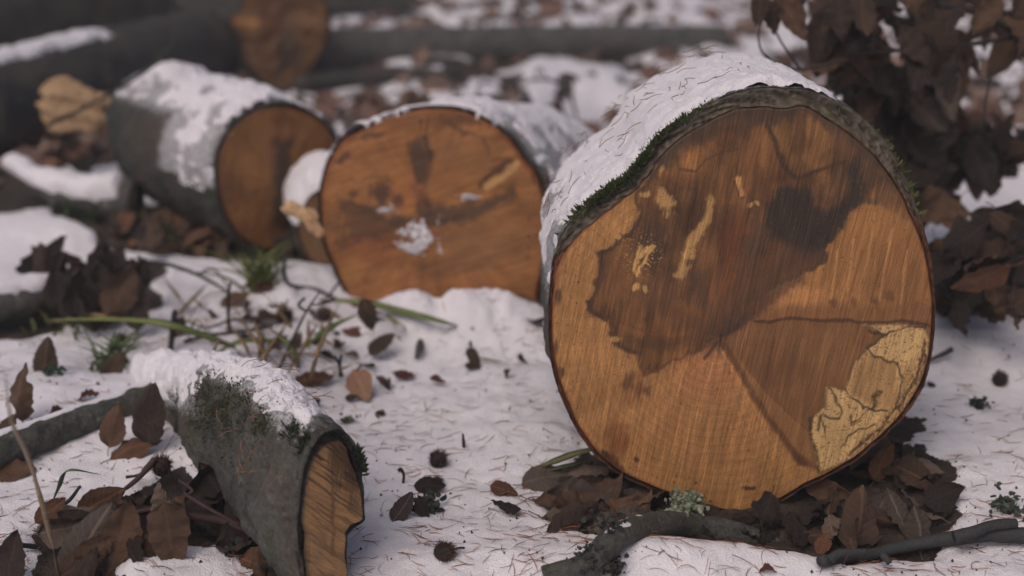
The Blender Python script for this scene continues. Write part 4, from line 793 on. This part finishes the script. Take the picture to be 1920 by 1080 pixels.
leafy('dense hanging branch of dark dead beech leaves filling the top right corner', None,
      [([(1930, 300, 1.55), (1935, 120, 1.5), (1890, 55, 1.45), (1830, 22, 1.42), (1760, 10, 1.4)], .005, .003), ([(1905, 70, 1.46), (1780, 90, 1.45), (1680, 95, 1.43), (1600, 100, 1.4)], .0022, .0012), ([(1680, 95, 1.43), (1600, 60, 1.42), (1580, 0, 1.4)], .0016, .001), ([(1600, 110, 1.4), (1500, 130, 1.38), (1440, 110, 1.37), (1422, 70, 1.36), (1436, 20, 1.36)], .0016, .0009), ([(1500, 130, 1.38), (1460, 70, 1.37), (1440, 10, 1.37)], .0012, .0008), ([(1860, 130, 1.45), (1850, 180, 1.45), (1842, 240, 1.45)], .0014, .0012)],
      [(1550, -30), (1940, -30), (1940, 90), (1870, 120), (1850, 110), (1780, 150), (1740, 130), (1680, 180), (1560, 130), (1530, 110)], 62, (1.38, 1.62), ['mid', 'dark', 'dark', 'mid'], (80, 125), 11,
      explicit=[(1424, 18, 66, -95, 1.36, 'mid'), (1446, 30, 70, -75, 1.37, 'mid'), (1470, 10, 60, -60, 1.38, 'orange'), (1488, 38, 96, -62, 1.36, 'mid'), (1500, 0, 70, -100, 1.4, 'dark'), (1540, 60, 60, -80, 1.42, 'mid'), (1575, 30, 90, -85, 1.38, 'dark'), (1560, 110, 90, 30, 1.42, 'mid'), (1610, 70, 90, -120, 1.4, 'dark'), (1780, 150, 90, -95, 1.4, 'dark')])
leafy('shadowy branch of dead leaves behind the right shoulder of the big log', None,
      [([(1760, 420, 1.6), (1700, 300, 1.58), (1650, 200, 1.56), (1600, 140, 1.56)], .004, .002), ([(1700, 300, 1.58), (1780, 240, 1.55), (1850, 230, 1.55)], .002, .0012)],
      [(1560, 130), (1680, 160), (1770, 150), (1800, 190), (1770, 280), (1890, 290), (1850, 340), (1760, 400), (1700, 400), (1640, 260), (1590, 200)], 84, (1.48, 1.72), ['dark', 'dark', 'mid', 'grey'], (80, 120), 12, alpha=(-150, -20))
leafy('low clump of dead beech leaves on the snow at the right edge', None,
      [([(1930, 600, 1.30), (1860, 540, 1.32), (1800, 500, 1.36)], .003, .0015), ([(1920, 480, 1.34), (1860, 500, 1.34), (1830, 560, 1.34)], .002, .001)],
      [(1755, 490), (1800, 440), (1880, 420), (1935, 390), (1935, 560), (1860, 600), (1790, 615), (1760, 560)], 62, (1.30, 1.50), ['dark', 'dark', 'mid', 'mid'], (70, 115), 13, alpha=(-160, -20), explicit=[(1840, 520, 120, 200, 1.29, 'orange'), (1800, 600, 70, -90, 1.30, 'dark')])
leafy('bare-looking twig with withered leaves far right above the snow band', None,
      [([(1990, 330, 1.7), (1920, 290, 1.68), (1840, 300, 1.66)], .003, .001)],
      [(1800, 230), (1935, 250), (1935, 300), (1860, 330), (1800, 320)], 22, (1.6, 1.8), ['dark', 'mid'], (60, 100), 14, alpha=(-160, -20))

for k, (x0, y0, z0) in enumerate([(.62, .95, .30), (.75, 1.2, .42), (.80, .75, .36)]):  # out-of-frame branches added to block sky light and dim the right-hand snow
    r = random.Random(40+k); rt = root('beech_branch', (x0, y0, 0), ['leafy beech branch standing just outside the right edge, nearest the camera side', 'leafy beech branch standing outside the right edge beside the big log', 'tall leafy beech branch outside the right edge, lowest in view'][k], 'branch', 'beech branches outside the right edge')
    tips = [(x0+r.uniform(-.12, .25), y0+r.uniform(-.25, .25), z0+r.uniform(-.05, .2)) for _ in range(6)]; mb = MB(); base = (x0+.25, y0, -.01)
    for tp in tips: tube(mb, [base, ((base[0]+tp[0])/2, (base[1]+tp[1])/2, tp[2]*.6), tp], [.006, .002], 7, 16, (.045, .036, .03), .1, k)
    link('stem', mb.build('stem', M_TWIG), rt)
    for j in range(90):
        tp = tips[j % 6]; f = r.uniform(.35, 1.05); p = np.array([base[0]+(tp[0]-base[0])*f, base[1]+(tp[1]-base[1])*f, tp[2]*f**.7])+[r.gauss(0, .035), r.gauss(0, .035), r.gauss(0, .03)]
        o = link('leaf', leaf_mesh(r.randrange(NLEAF), r.choice(['dark', 'mid']))); o.parent = rt; o.matrix_parent_inverse = Matrix.Translation(-rt.location); o.matrix_basis = leaf_matrix(p, r.uniform(.045, .07), r.uniform(-150, -20), r.uniform(.2, .9), r.uniform(-.8, .8))

# ------------------------------------------------------------ husks
def husk_mesh(seed):
    r = random.Random(seed); mb = MB(); n, m = 16, 20; V = []
    for i in range(n):
        for j in range(m):
            a, b = math.pi*i/(n-1), 2*math.pi*j/m; q = 1+.10*abs(math.sin(2*b))-.28*(i/(n-1) < .25)
            V.append((math.sin(a)*math.cos(b)*q*.85, math.sin(a)*math.sin(b)*q*.85, math.cos(a)*1.05-.1))
    mb.add(V, grid_faces(n, m, True), (.03, .02, .017))
    for k in range(300):
        a = math.acos(r.uniform(-.8, .95)); b = r.uniform(0, 2*math.pi); d_ = np.array([math.sin(a)*math.cos(b), math.sin(a)*math.sin(b), math.cos(a)])
        p = d_*.82; dd = nrm(d_+np.array([r.gauss(0, .35), r.gauss(0, .35), r.gauss(0, .35)+.1])); l = r.uniform(.5, .95); s = nrm(np.cross(dd, [.3, .2, .9]))*.05; s2 = np.cross(dd, s)
        q = p+dd*l*.6+np.array([0, 0, .05]); mb.add([p+s, p-s*.5+s2, p-s*.5-s2, q+s*.4, q-s*.3, p+dd*l+np.array([.1*r.gauss(0, 1), .1*r.gauss(0, 1), .05])], [[0, 1, 4, 3], [1, 2, 4], [2, 0, 3, 4], [3, 4, 5]], (.075+.05*r.random(), .042+.025*r.random(), .03+.012*r.random()))
    body = mb.build('husk', M_TINT); mb = MB(); tube(mb, [(0, 0, .7), (.05, .1, 1.4), (.3, .2, 2.1)], [.13, .1, .14], 7, 10, (.035, .028, .025), .1)
    return body, mb.build('stalk', M_TWIG)
HM = [husk_mesh(3), husk_mesh(8)]
for i, (px, py, w, rot, stalk, lab) in enumerate([(822, 872, 40, (.2, .3, 0), 0, 'round spiky beechnut husk alone on the snow in the centre foreground'), (834, 1046, 46, (0, 1.45, .3), 1, 'beechnut husk lying sideways with stalk at the bottom centre'),
        (534, 603, 38, (.2, .1, 1), 1, 'blurred beechnut husk with upright stalk among the dry stems'), (607, 600, 34, (.4, .4, 2), 0, 'blurred beechnut husk beside the dark slanting twig'), (1876, 706, 34, (.3, .2, 1), 0, 'dark beechnut husk sunk in the snow at the right edge'),
        (307, 925, 46, (.1, .3, 2), 0, 'beechnut husk perched on the bottom left leaf pile'), (820, 912, 26, (1, 1.2, 1), 0, 'small half-buried husk behind the dark arched leaf')]):
    p = G(px, py); s = w*((p-CAMP)@FWD)/FPX*.40; p[2] += s*.75+(.018 if i == 5 else 0)
    rt = root('beechnut_husk', p, lab, 'husk'); rt.rotation_euler = rot; rt.scale = (s, s, s)
    a = link('cupule', HM[i % 2][0]); a.parent = rt
    if stalk: b = link('stalk', HM[i % 2][1]); b.parent = rt

# ------------------------------------------------------------ twigs, sticks, grass
def twig(label, pts, radii, col=(.04, .032, .028), subs=(), name='twig', cat='twig', rough=.18, nseg=9, mat=None):
    """pts: (px, py, height above the ground)"""
    W_ = [G(p[0], p[1]) if len(p) < 3 else np.array([*on_z(p[0], p[1], G(p[0], p[1])[2]+p[2])]) for p in pts]
    mb = MB(); tube(mb, W_, radii, nseg, 14*len(W_), col, rough, len(label))
    for sp, sr in subs:
        Z = [np.array([*on_z(p[0], p[1], G(pts[0][0], pts[0][1])[2]*.5+p[2])]) for p in sp]; tube(mb, Z, sr, 7, 24, col, rough, 3)
    return link(name, mb.build(name, mat or M_TWIG), None, label, cat)
twig('smooth dark twig with a forked end lying across the bottom right corner', [(1540, 1052, .006), (1620, 1042, .007), (1720, 1020, .008), (1830, 1004, .009), (1935, 1003, .01)], [.0042, .0045, .005, .0055, .006], (.04, .04, .042),
     [([(1790, 1008, .008), (1830, 996, .012), (1862, 985, .014), (1905, 982, .014)], [.005, .004, .0042]), ([(1555, 1050, .007), (1575, 1037, .01), (1625, 1034, .010)], [.0035, .003, .002]), ([(1655, 1040, .006), (1668, 1055, .003)], [.003, .0025])])
tw = trunk('bark-covered branch with lichen poking out under the big log at the bottom', 'branch', [G(1020, 1105)+[0, 0, .006], G(1100, 1068)+[0, 0, .009], G(1160, 1035)+[0, 0, .012], G(1230, 1008)+[0, 0, .010], G(1300, 1000)+[0, 0, .006], G(1380, 1003)+[0, 0, .0], G(1470, 1008)+[0, 0, -.010]], [.009, .010, .0095, .009, .010, .010, .008], M_BARKG, 60, thick=.0016, su=(.25, .5), name='lichen_branch')
def lichen(rt, spots, n, size, cols, seed=2, name='lichen'):
    r = random.Random(seed); mb = MB()
    for k in range(n):
        c, sp = spots[r.randrange(len(spots))]; p = np.array(c)+np.array([r.gauss(0, 1), r.gauss(0, 1), r.gauss(0, .6)])*sp; l = size*r.uniform(.5, 1.4)
        a = nrm([r.gauss(0, 1), r.gauss(0, 1)-.5, r.gauss(0, 1)+.6]); b = nrm(np.cross(a, [r.random(), r.random(), r.random()])); c2 = np.cross(a, b)
        q = [p+(b*math.cos(t)+c2*math.sin(t))*l*r.uniform(.5, 1.1) for t in np.arange(6)*math.pi/3]; mb.add([p+a*l*.4]+q, [[0, 1+i, 1+(i+1) % 6] for i in range(6)], cols[r.randrange(len(cols))])
    return mb.build(name, M_MOSS)
LC = ((.20, .22, .15), (.15, .17, .11), (.27, .28, .21)); DK = ((.02, .022, .02), (.03, .032, .028), (.04, .045, .035))
link('lichen', lichen(tw, [(G(1278, 985)+[0, -.002, .020], .006), (G(1294, 980)+[0, -.002, .020], .004), (G(1268, 998)+[0, -.004, .016], .004)], 500, .0028, LC), tw)
link('lichen', lichen(tw, [(G(1140, 1040)+[0, 0, .024], .006), (G(1110, 1066)+[0, 0, .018], .007), (G(1150, 1060)+[0, 0, .010], .004)], 220, .0024, DK, 4), tw)
for i, (px, py, s, c, lab) in enumerate([(1836, 764, .0045, DK, 'dark scrap of curled bark on the snow right of the big log'), (1888, 958, .006, ((.05, .06, .045), (.08, .09, .07)), 'grey-green lichen tuft on snow at the right edge'), (650, 792, .003, ((.06, .075, .05), (.1, .11, .08)), 'tiny green lichen crumb on snow beside the foreground branch'),
        (800, 955, .006, DK, 'black bark crumb against the grey-brown leaf'), (1455, 885, .004, LC, 'pale lichen scrap in the shadow of the big log'), (1745, 720, .002, DK, 'tiny black crumb hanging at the right rim of the big log'), (712, 778, .0022, ((.06, .02, .015), (.03, .015, .01)), 'tiny dark red bud scale on the central snow'), (100, 705, .004, ((.04, .06, .04),), 'small green moss crumb on the left snow slope'), (440, 1040, .006, DK, 'black bark bits on the snow under the foreground branch')]):
    link('bark_crumb', lichen(None, [(G(px, py)+[0, 0, s*.8], s)], 90, s*.55, c, i+30, 'bark_crumb'), None, lab, 'debris')
twig('dark slanting twig with budded side shoots standing left of centre', [(522, 695, .0), (540, 655, .02), (560, 612, .04), (580, 575, .06), (602, 545, .075)], [.0016, .0015, .0013, .001, .0007], (.03, .027, .027), [([(575, 585, .055), (560, 572, .06), (570, 560, .062)], [.0012, .0016]), ([(585, 572, .06), (610, 568, .06), (625, 562, .06)], [.0009, .0015])])
twig('short forked twig poking from the snow left of the pale orange leaf', [(640, 705, .0), (637, 685, .012), (640, 665, .025)], [.0022, .0018, .0014], (.035, .026, .024), [([(637, 685, .012), (628, 668, .024)], [.0015, .001])])
twig('tiny upright twig on the snow between grass blades and big log', [(882, 648, 0), (882, 632, .01), (886, 614, .02)], [.0017, .0015, .0012])
twig('tiny black twig standing on the central snow', [(870, 838, 0), (869, 826, .006), (868, 814, .013)], [.0015, .0014, .001], (.025, .02, .02))
twig('hooked black stalk on the snow below the central husk', [(756, 905, 0), (757, 890, .007), (752, 880, .011), (748, 882, .011)], [.0011, .0013, .0014], (.02, .016, .016))
twig('knobbly dark catkin-like twig left of the small red leaves', [(556, 735, .004), (570, 742, .007), (583, 748, .007), (597, 755, .004)], [.0018, .0038, .0032, .004], (.045, .025, .025), [([(558, 735, .004), (556, 720, .012), (555, 705, .02)], [.0012, .001])], rough=.4)
twig('small grey stick below the rounded red-brown leaf', [(790, 634, .004), (786, 652, .005), (780, 672, .003)], [.0035, .004, .002], (.06, .055, .05))
twig('short purple-grey stick touching the right rim of the big log', [(1735, 678, .004), (1760, 668, .006), (1785, 655, .008)], [.0012, .002, .0028], (.06, .045, .05))
twig('curved dark twig arching over snow between the left clump and the stems', [(170, 480, .02), (240, 490, .03), (310, 495, .035), (370, 515, .03), (425, 545, .01)], [.0024, .0026, .0024, .002, .0016], (.04, .035, .033), [([(370, 515, .03), (400, 505, .04), (430, 540, .02)], [.0014, .001])])
twig('bent dark twig in front of the stub and middle log', [(535, 480, .06), (532, 510, .035), (545, 535, .02), (590, 542, .012), (630, 560, .006)], [.0022, .0024, .0024, .0022, .0016], (.045, .04, .038))
twig('grey twig leaning at the left foot of the middle log', [(608, 570, .0), (622, 548, .018), (638, 525, .035)], [.0014, .0014, .001], (.05, .045, .05))
twig('dark twig upright in the stems with side branches', [(430, 620, .0), (428, 590, .02), (428, 555, .045), (432, 530, .06)], [.0022, .002, .0018, .0014], (.035, .03, .028), [([(430, 600, .012), (400, 612, .012), (370, 615, .01)], [.0014, .001]), ([(430, 600, .012), (470, 600, .02), (500, 610, .01)], [.0014, .001])])
twig('dark nearly level twig under the dry stems', [(345, 640, .004), (400, 628, .012), (450, 622, .014), (510, 612, .012)], [.002, .0019, .0017, .0015], (.035, .03, .03))
twig('short thick dark twig upright left of the dry stems', [(318, 660, 0), (324, 620, .02), (328, 585, .045)], [.0032, .0035, .0028], (.03, .025, .025))
twig('reddish twig running through the bottom left leaf pile', [(225, 968, .026), (290, 955, .03), (350, 965, .028), (430, 980, .026), (500, 1010, .02)], [.0015, .0022, .0026, .0032, .0034], (.055, .03, .028), [([(350, 965, .028), (345, 935, .04), (360, 920, .045), (335, 900, .05)], [.0014, .0012]), ([(345, 925, .045), (385, 950, .04), (450, 985, .026)], [.0016, .0014])])
twig('thin dark twig on the snow above the bottom left pile', [(110, 950, .004), (130, 938, .008), (150, 912, .02)], [.0014, .0016, .0012], (.035, .035, .045))
twig('budded reddish twig on snow between the limb and the pile', [(222, 925, .004), (250, 905, .01), (275, 880, .014), (290, 860, .018)], [.001, .0018, .0026, .003], (.06, .032, .03), [([(275, 880, .014), (262, 890, .01), (236, 895, .01)], [.0012, .0016])], rough=.4)
twig('dark twig lying along the snow in the bottom left corner', [(-20, 1040, .006), (20, 1022, .01), (75, 1026, .006)], [.0022, .0022, .0018], (.035, .03, .035))
twig('thin looping twig blurred in the background left of the big log', [(960, 165, .02), (1010, 148, .08), (1060, 165, .09), (1080, 215, .05), (1085, 255, .02)], [.003, .003, .003, .0025, .002], (.06, .05, .05))
twig('long thin bent stem blurred across the top left logs', [(90, 235, .12), (180, 190, .16), (310, 100, .2), (330, 20, .22)], [.0025, .0025, .002, .002], (.05, .045, .035))
# grasses
def blade(label, pts, width, col, col2=None, name='grass', parent=None):
    W_ = catmull([on_z(p[0], p[1], G(p[0], p[1])[2]+p[2]) for p in pts], 40); T = np.gradient(W_, axis=0); T /= np.linalg.norm(T, axis=1)[:, None]
    sd = np.cross(T, nrm([.15, -.35, 1.])); sd /= np.linalg.norm(sd, axis=1)[:, None]; up = np.cross(sd, T); w = 1.35*width*np.interp(np.linspace(0, 1, 40), [0, .15, .6, 1], [.6, 1, .9, .08])[:, None]
    V = np.stack([W_-sd*w, W_-up*w*.35*-1, W_+sd*w, W_-up*w*.15], 1).reshape(-1, 3); F = grid_faces(40, 4, True); c1, c2 = np.array(col), np.array(col2 or col)
    f = np.repeat(np.linspace(0, 1, 40), 4)[:, None]; me = mesh(name, V, F, M_TINT, cols=c1*(1-f)+c2*f); return link(name, me, parent, label, 'grass' if parent is None else None)
GR, YG, ST = (.10, .145, .04), (.20, .215, .07), (.26, .17, .085)
blade('long arching green grass blade left of the dry stems', [(440, 650, .014), (380, 628, .035), (300, 605, .05), (200, 598, .052), (85, 600, .045)], .0046, GR, YG)
blade('wide green grass blade pointing right in front of the middle log', [(628, 562, .03), (690, 568, .034), (760, 585, .03), (830, 603, .02), (880, 618, .012)], .0042, YG, GR)
blade('green grass blade curving up from the dry stems under the twig', [(560, 665, .0), (590, 635, .022), (630, 608, .032), (670, 590, .034)], .0038, GR, GR)
blade('short yellow-green blade below the wide grass blade', [(720, 585, .012), (745, 605, .01), (770, 618, .004)], .0022, YG, YG)
blade('green grass blade reaching under the left rim of the big log', [(1120, 840, .03), (1080, 850, .022), (1030, 868, .012), (990, 882, .004)], .0028, (.09, .10, .035), (.13, .12, .05))
blade('shorter dark green blade under the left rim of the big log', [(1090, 868, .014), (1050, 876, .01), (1012, 886, .004)], .0018, (.07, .10, .04))
blade('dull green blade standing above the bottom left pile', [(95, 950, .0), (110, 915, .022), (128, 882, .045), (190, 890, .04)], .0016, (.07, .11, .05), (.12, .16, .08))
blade('faint yellow-green blade lying right of the hooked stalk leaf', [(900, 672, .003), (925, 676, .004), (955, 682, .002)], .0013, YG)
blade('rust and green blade leaning in the left clump', [(240, 600, .0), (262, 570, .03), (280, 530, .06)], .003, YG, GR)
blade('brown dry blade above the long arching one', [(230, 600, .035), (170, 590, .045), (90, 606, .03)], .003, ST, ST)
blade('dead straw stem arching over the snow behind the dark twig', [(350, 605, .0), (372, 572, .03), (396, 549, .05), (440, 549, .05), (492, 551, .05), (522, 575, .03), (600, 582, .02), (660, 588, .01)], .0008, (.22, .13, .07))
for k, (a, b, c) in enumerate([((480, 690), (455, 640), (430, 610)), ((500, 680), (485, 625), (470, 590)), ((470, 700), (500, 660), (540, 600)), ((525, 690), (480, 640), (430, 560)), ((400, 650), (370, 600), (350, 640)), ((540, 700), (575, 640), (600, 600)), ((560, 690), (540, 660), (610, 690)), ((450, 660), (410, 640), (395, 690)), ((580, 720), (600, 650), (640, 560)), ((545, 660), (590, 665), (640, 690))]):
    o = blade('broken straw-coloured grass stem in the dry tangle left of centre', [(a[0], a[1], 0), (b[0], b[1], .025+.004*k), (c[0], c[1], .012)], .0016, (.20+.02*(k % 3), .125+.012*(k % 3), .06), (.26, .17, .09), 'dry_grass_stem'); o['group'] = 'straw stems of the dry tangle'
_r = random.Random(77)
for k in range(26):
    x, y = _r.uniform(330, 680), _r.uniform(580, 700); dx, dy = _r.uniform(-70, 70), _r.uniform(-70, -10)
    o = blade('broken straw-coloured grass stem in the dry tangle left of centre', [(x, y, 0), (x+dx*.5, y+dy*.5, _r.uniform(.006, .03)), (x+dx, y+dy, _r.uniform(.002, .03))], .0017, (.17+.03*(k % 3), .105+.015*(k % 3), .055), (.24, .16, .09), 'dry_grass_stem'); o['group'] = 'straw stems of the dry tangle'
for k in range(12):
    x, y = _r.uniform(640, 1180), _r.uniform(130, 300); w_ = _r.uniform(20, 90); h_ = _r.uniform(.02, .12)
    o = twig('thin blurred stem arching over the snowy background', [(x, y, .0), (x+w_*.3, y-_r.uniform(0, 20), h_), (x+w_, y+_r.uniform(-10, 20), h_*_r.uniform(.1, .8))], [.0022, .002, .0014], (.055, .045, .04)); o['group'] = 'thin stems in the background'
blade('tall dry twisted grass stalk at the far left foreground', [(112, 1085, .0), (95, 1010, .04), (75, 930, .08), (50, 850, .12), (22, 790, .16), (10, 700, .2)], .0016, (.22, .16, .09), (.26, .19, .12))
blade('broad green grass blade crossing the dry tangle low', [(400, 665, .0), (450, 640, .018), (520, 640, .016), (570, 655, .004)], .003, GR, YG)
blade('olive grass blade rising left of the dark slanting twig', [(560, 690, .0), (545, 650, .022), (500, 610, .034)], .0026, (.13, .14, .05))
# tufts
def tuft(label, px, py, n, h, cols, seed, spread=.02, w=.0018, name='grass_tuft'):
    r = random.Random(seed); b = G(px, py); mb = MB()
    for k in range(n):
        o = b+np.array([r.gauss(0, spread*.4), r.gauss(0, spread*.4), -.003]); d_ = np.array([r.gauss(0, .5), r.gauss(0, .4), 1.]); hh = h*r.uniform(.4, 1.1)
        P = catmull([o, o+d_*hh*.5, o+d_*np.array([1.9, 1.9, 1])*hh*.8], 8); s = nrm(np.cross(d_, [r.gauss(0, 1), r.gauss(0, 1), 0]))*w; ww = np.array([1, 1, 1, .9, .8, .6, .35, .05])[:, None]
        mb.add(np.stack([P-s*ww, P+s*ww], 1).reshape(-1, 3), grid_faces(8, 2), cols[r.randrange(len(cols))])
    return link(name, mb.build(name, M_TINT), None, label, 'grass')
tuft('yellow-green grass tuft in front of the left log', 490, 535, 70, .06, [(.16, .17, .045), (.20, .20, .07), (.10, .13, .03)], 3)
tuft('green grass tuft on the snow slope at the left', 205, 690, 40, .045, [(.07, .11, .04), (.1, .12, .05)], 5)
tuft('dark green grass at the foot of the withered clump', 140, 620, 26, .03, [(.05, .07, .025), (.08, .09, .03)], 7, .05)
tuft('green grass blurred on the dark ground left of the left log', 150, 410, 40, .05, [(.04, .06, .02), (.07, .08, .025)], 9, .08)
tuft('sparse dull green grass below the bark of the left log', 330, 440, 40, .045, [(.05, .06, .02), (.07, .05, .03)], 11, .10)

# ------------------------------------------------------------ needle litter and far litter
def needles():
    r = np.random.RandomState(5); n = 2600
    px = r.uniform(-60, 1980, n); py = 560+540*r.uniform(0, 1, n)**.9; P = on_z(px, py); x, y = P[:, 0], P[:, 1]; x += r.normal(0, .01, n)
    for b in range(26):                                   # loose drifts of needles
        k = r.randint(0, n, 22); c = k[0]; x[k] = x[c]+r.normal(0, .02, 22); y[k] = y[c]+r.normal(0, .014, 22)
    L = r.uniform(.003, .0095, n); a = r.uniform(0, math.pi, n)*.0+np.where(r.rand(n) < .6, r.normal(0, .7, n), r.uniform(0, math.pi, n)); cv = r.normal(0, .22, n); bm = bare_mask(x, y) < .5
    x, y, L, a, cv = x[bm], y[bm], L[bm], a[bm], cv[bm]; n = len(x); t = np.linspace(-1, 1, 5)
    X = x[:, None]+L[:, None]*(np.cos(a)[:, None]*t-np.sin(a)[:, None]*cv[:, None]*(t*t-.4)); Y = y[:, None]+L[:, None]*(np.sin(a)[:, None]*t+np.cos(a)[:, None]*cv[:, None]*(t*t-.4))
    tl = r.normal(0, .25, n)*(r.rand(n) < .35); Z = gh(X, Y, np.zeros_like(X))+.0007+np.abs(L*tl)[:, None]*(1+t*np.sign(tl)[:, None])*.9
    w = (.00025*r.uniform(.6, 1.4, n))[:, None]*np.array([.5, 1, 1, 1, .3]); nx, ny = -np.sin(a)[:, None]*w, np.cos(a)[:, None]*w
    V = np.stack([np.stack([X-nx, Y-ny, Z], -1), np.stack([X+nx, Y+ny, Z], -1), np.stack([X, Y, Z+w*1.6], -1)], 2).reshape(-1, 3)
    base = np.arange(n)[:, None]*15; f = np.concatenate([np.array([[s*3+i, s*3+(i+1) % 3, s*3+3+(i+1) % 3, s*3+3+i] for i in range(3)]) for s in range(4)]); F = (base[:, :, None]+f[None]).reshape(-1, 4)
    c = np.array([[.30, .13, .07], [.36, .18, .10], [.14, .06, .045], [.33, .14, .08]])[r.randint(0, 4, n)]
    link('needle_litter', mesh('needle_litter', V, F, M_TINT, cols=np.repeat(c, 15, 0)), None, 'thin reddish larch needles strewn over the snow', 'needles', kind='stuff')
needles()
def needles_on_log(rt, L, n, ang, s, seed):
    r = random.Random(seed); mb = MB()
    for k in range(n):
        p, dr = on_log(L, r.uniform(*ang), r.uniform(*s), .0125); t = nrm(np.cross(dr, [r.gauss(0, 1), r.gauss(0, 1), r.gauss(0, 1)])); l = r.uniform(.004, .009); b = np.cross(dr, t)*r.gauss(0, .35)
        q = [p-t*l, p+b*l*.5+dr*.001, p+t*l+dr*r.choice([0, 0, .004])]; tube(mb, q, [.00028, .0003, .00018], 4, 6, (.24, .11, .06))
    link('needles', mb.build('needles', M_TINT), rt, None, None, None, 'stuff')
needles_on_log(big, L1, 120, (86, 170), (.05, .9), 3); needles_on_log(front, L6, 30, (60, 150), (.1, .6), 4)
def crumbs():
    r = np.random.RandomState(8); mb = MB()
    for k in range(900):
        px, py = r.uniform(-20, 1940), 540+540*r.rand(); p = on_z(px, py); x, y = p[0], p[1]; z = float(gh(np.array([x]), np.array([y]))[0]); s = r.uniform(.0005, .0014)*(2 if r.rand() < .06 else 1)
        q = np.array([[1, 0, 0], [-.5, .9, 0], [-.6, -.8, 0], [0, 0, 1.3], [.3, .2, -1]])*r.uniform(.6, 1.3, (5, 3))*s+np.array([x, y, z+s*.6]); mb.add(q, [[0, 1, 3], [1, 2, 3], [2, 0, 3], [1, 0, 4], [2, 1, 4], [0, 2, 4]], (.035+.04*r.rand(), .028+.02*r.rand(), .024))
    link('bark_specks', mb.build('bark_specks', M_TINT, False), None, 'tiny dark specks of bark and buds scattered over the snow', 'debris', kind='stuff')
crumbs()
def far_litter():
    r = np.random.RandomState(3); Vs, Fs, Us, Cs, k = [], [], [], [], 0
    for i in range(4200):
        y = 1.75+6.5*r.rand()**1.5; x = r.uniform(-1, 1)*(y*.5+.3)
        if y < 2.1 and -.75 < x < .1: continue
        p = proj(np.array([[x, y, 0]]))[0]
        if fbm(np.array([x*1.7]), np.array([y*1.7]), seed=77)[0] < -.25: continue
        V, F, uv = LEAFA[r.randint(NLEAF)]; st = r.uniform(0, .7)
        M = np.array(leaf_matrix((x, y, float(gh(np.array([x]), np.array([y]))[0])+.004+.02*st*r.rand()), r.uniform(.04, .075), r.uniform(0, 360), st, r.uniform(-.6, .6)))
        Vs.append(V@M[:3, :3].T+M[:3, 3]); Fs += [[q+k for q in f] for f in F]; Us.append(uv); k += len(V)
        c = [(.11, .06, .045), (.17, .09, .07), (.07, .045, .035), (.22, .14, .11)][r.randint(4)]; Cs.append(np.tile(c, (len(V), 1)))
    link('leaf_litter', mesh('leaf_litter', np.vstack(Vs), Fs, M_TINT, cols=np.vstack(Cs)), None, 'blurred brown leaf litter showing through the snow of the background', 'leaf litter', kind='stuff')
far_litter()
print('objects', len(bpy.data.objects))

# haze volume added to lift the blacks, like a matte tonal fade
hb = MB(); x0, x1, y0, y1, z0, z1 = -40, 40, -4.5, 17, -1.2, 1.1
hb.add([(x, y, z) for x in (x0, x1) for y in (y0, y1) for z in (z0, z1)], [[0, 1, 3, 2], [4, 6, 7, 5], [0, 4, 5, 1], [2, 3, 7, 6], [0, 2, 6, 4], [1, 5, 7, 3]])
hm = bpy.data.materials.new('haze'); hm.use_nodes = True; ht = hm.node_tree; ht.nodes.clear()
ho = ht.nodes.new('ShaderNodeOutputMaterial'); hv = ht.nodes.new('ShaderNodeVolumePrincipled'); hv.inputs['Density'].default_value = .022; hv.inputs['Color'].default_value = (.92, .90, .94, 1)
ht.links.new(hv.outputs[0], ho.inputs['Volume'])
link('haze', hb.build('haze', hm, False), kind='stuff', label='thin pale winter haze filling the air over the snow', cat='haze')
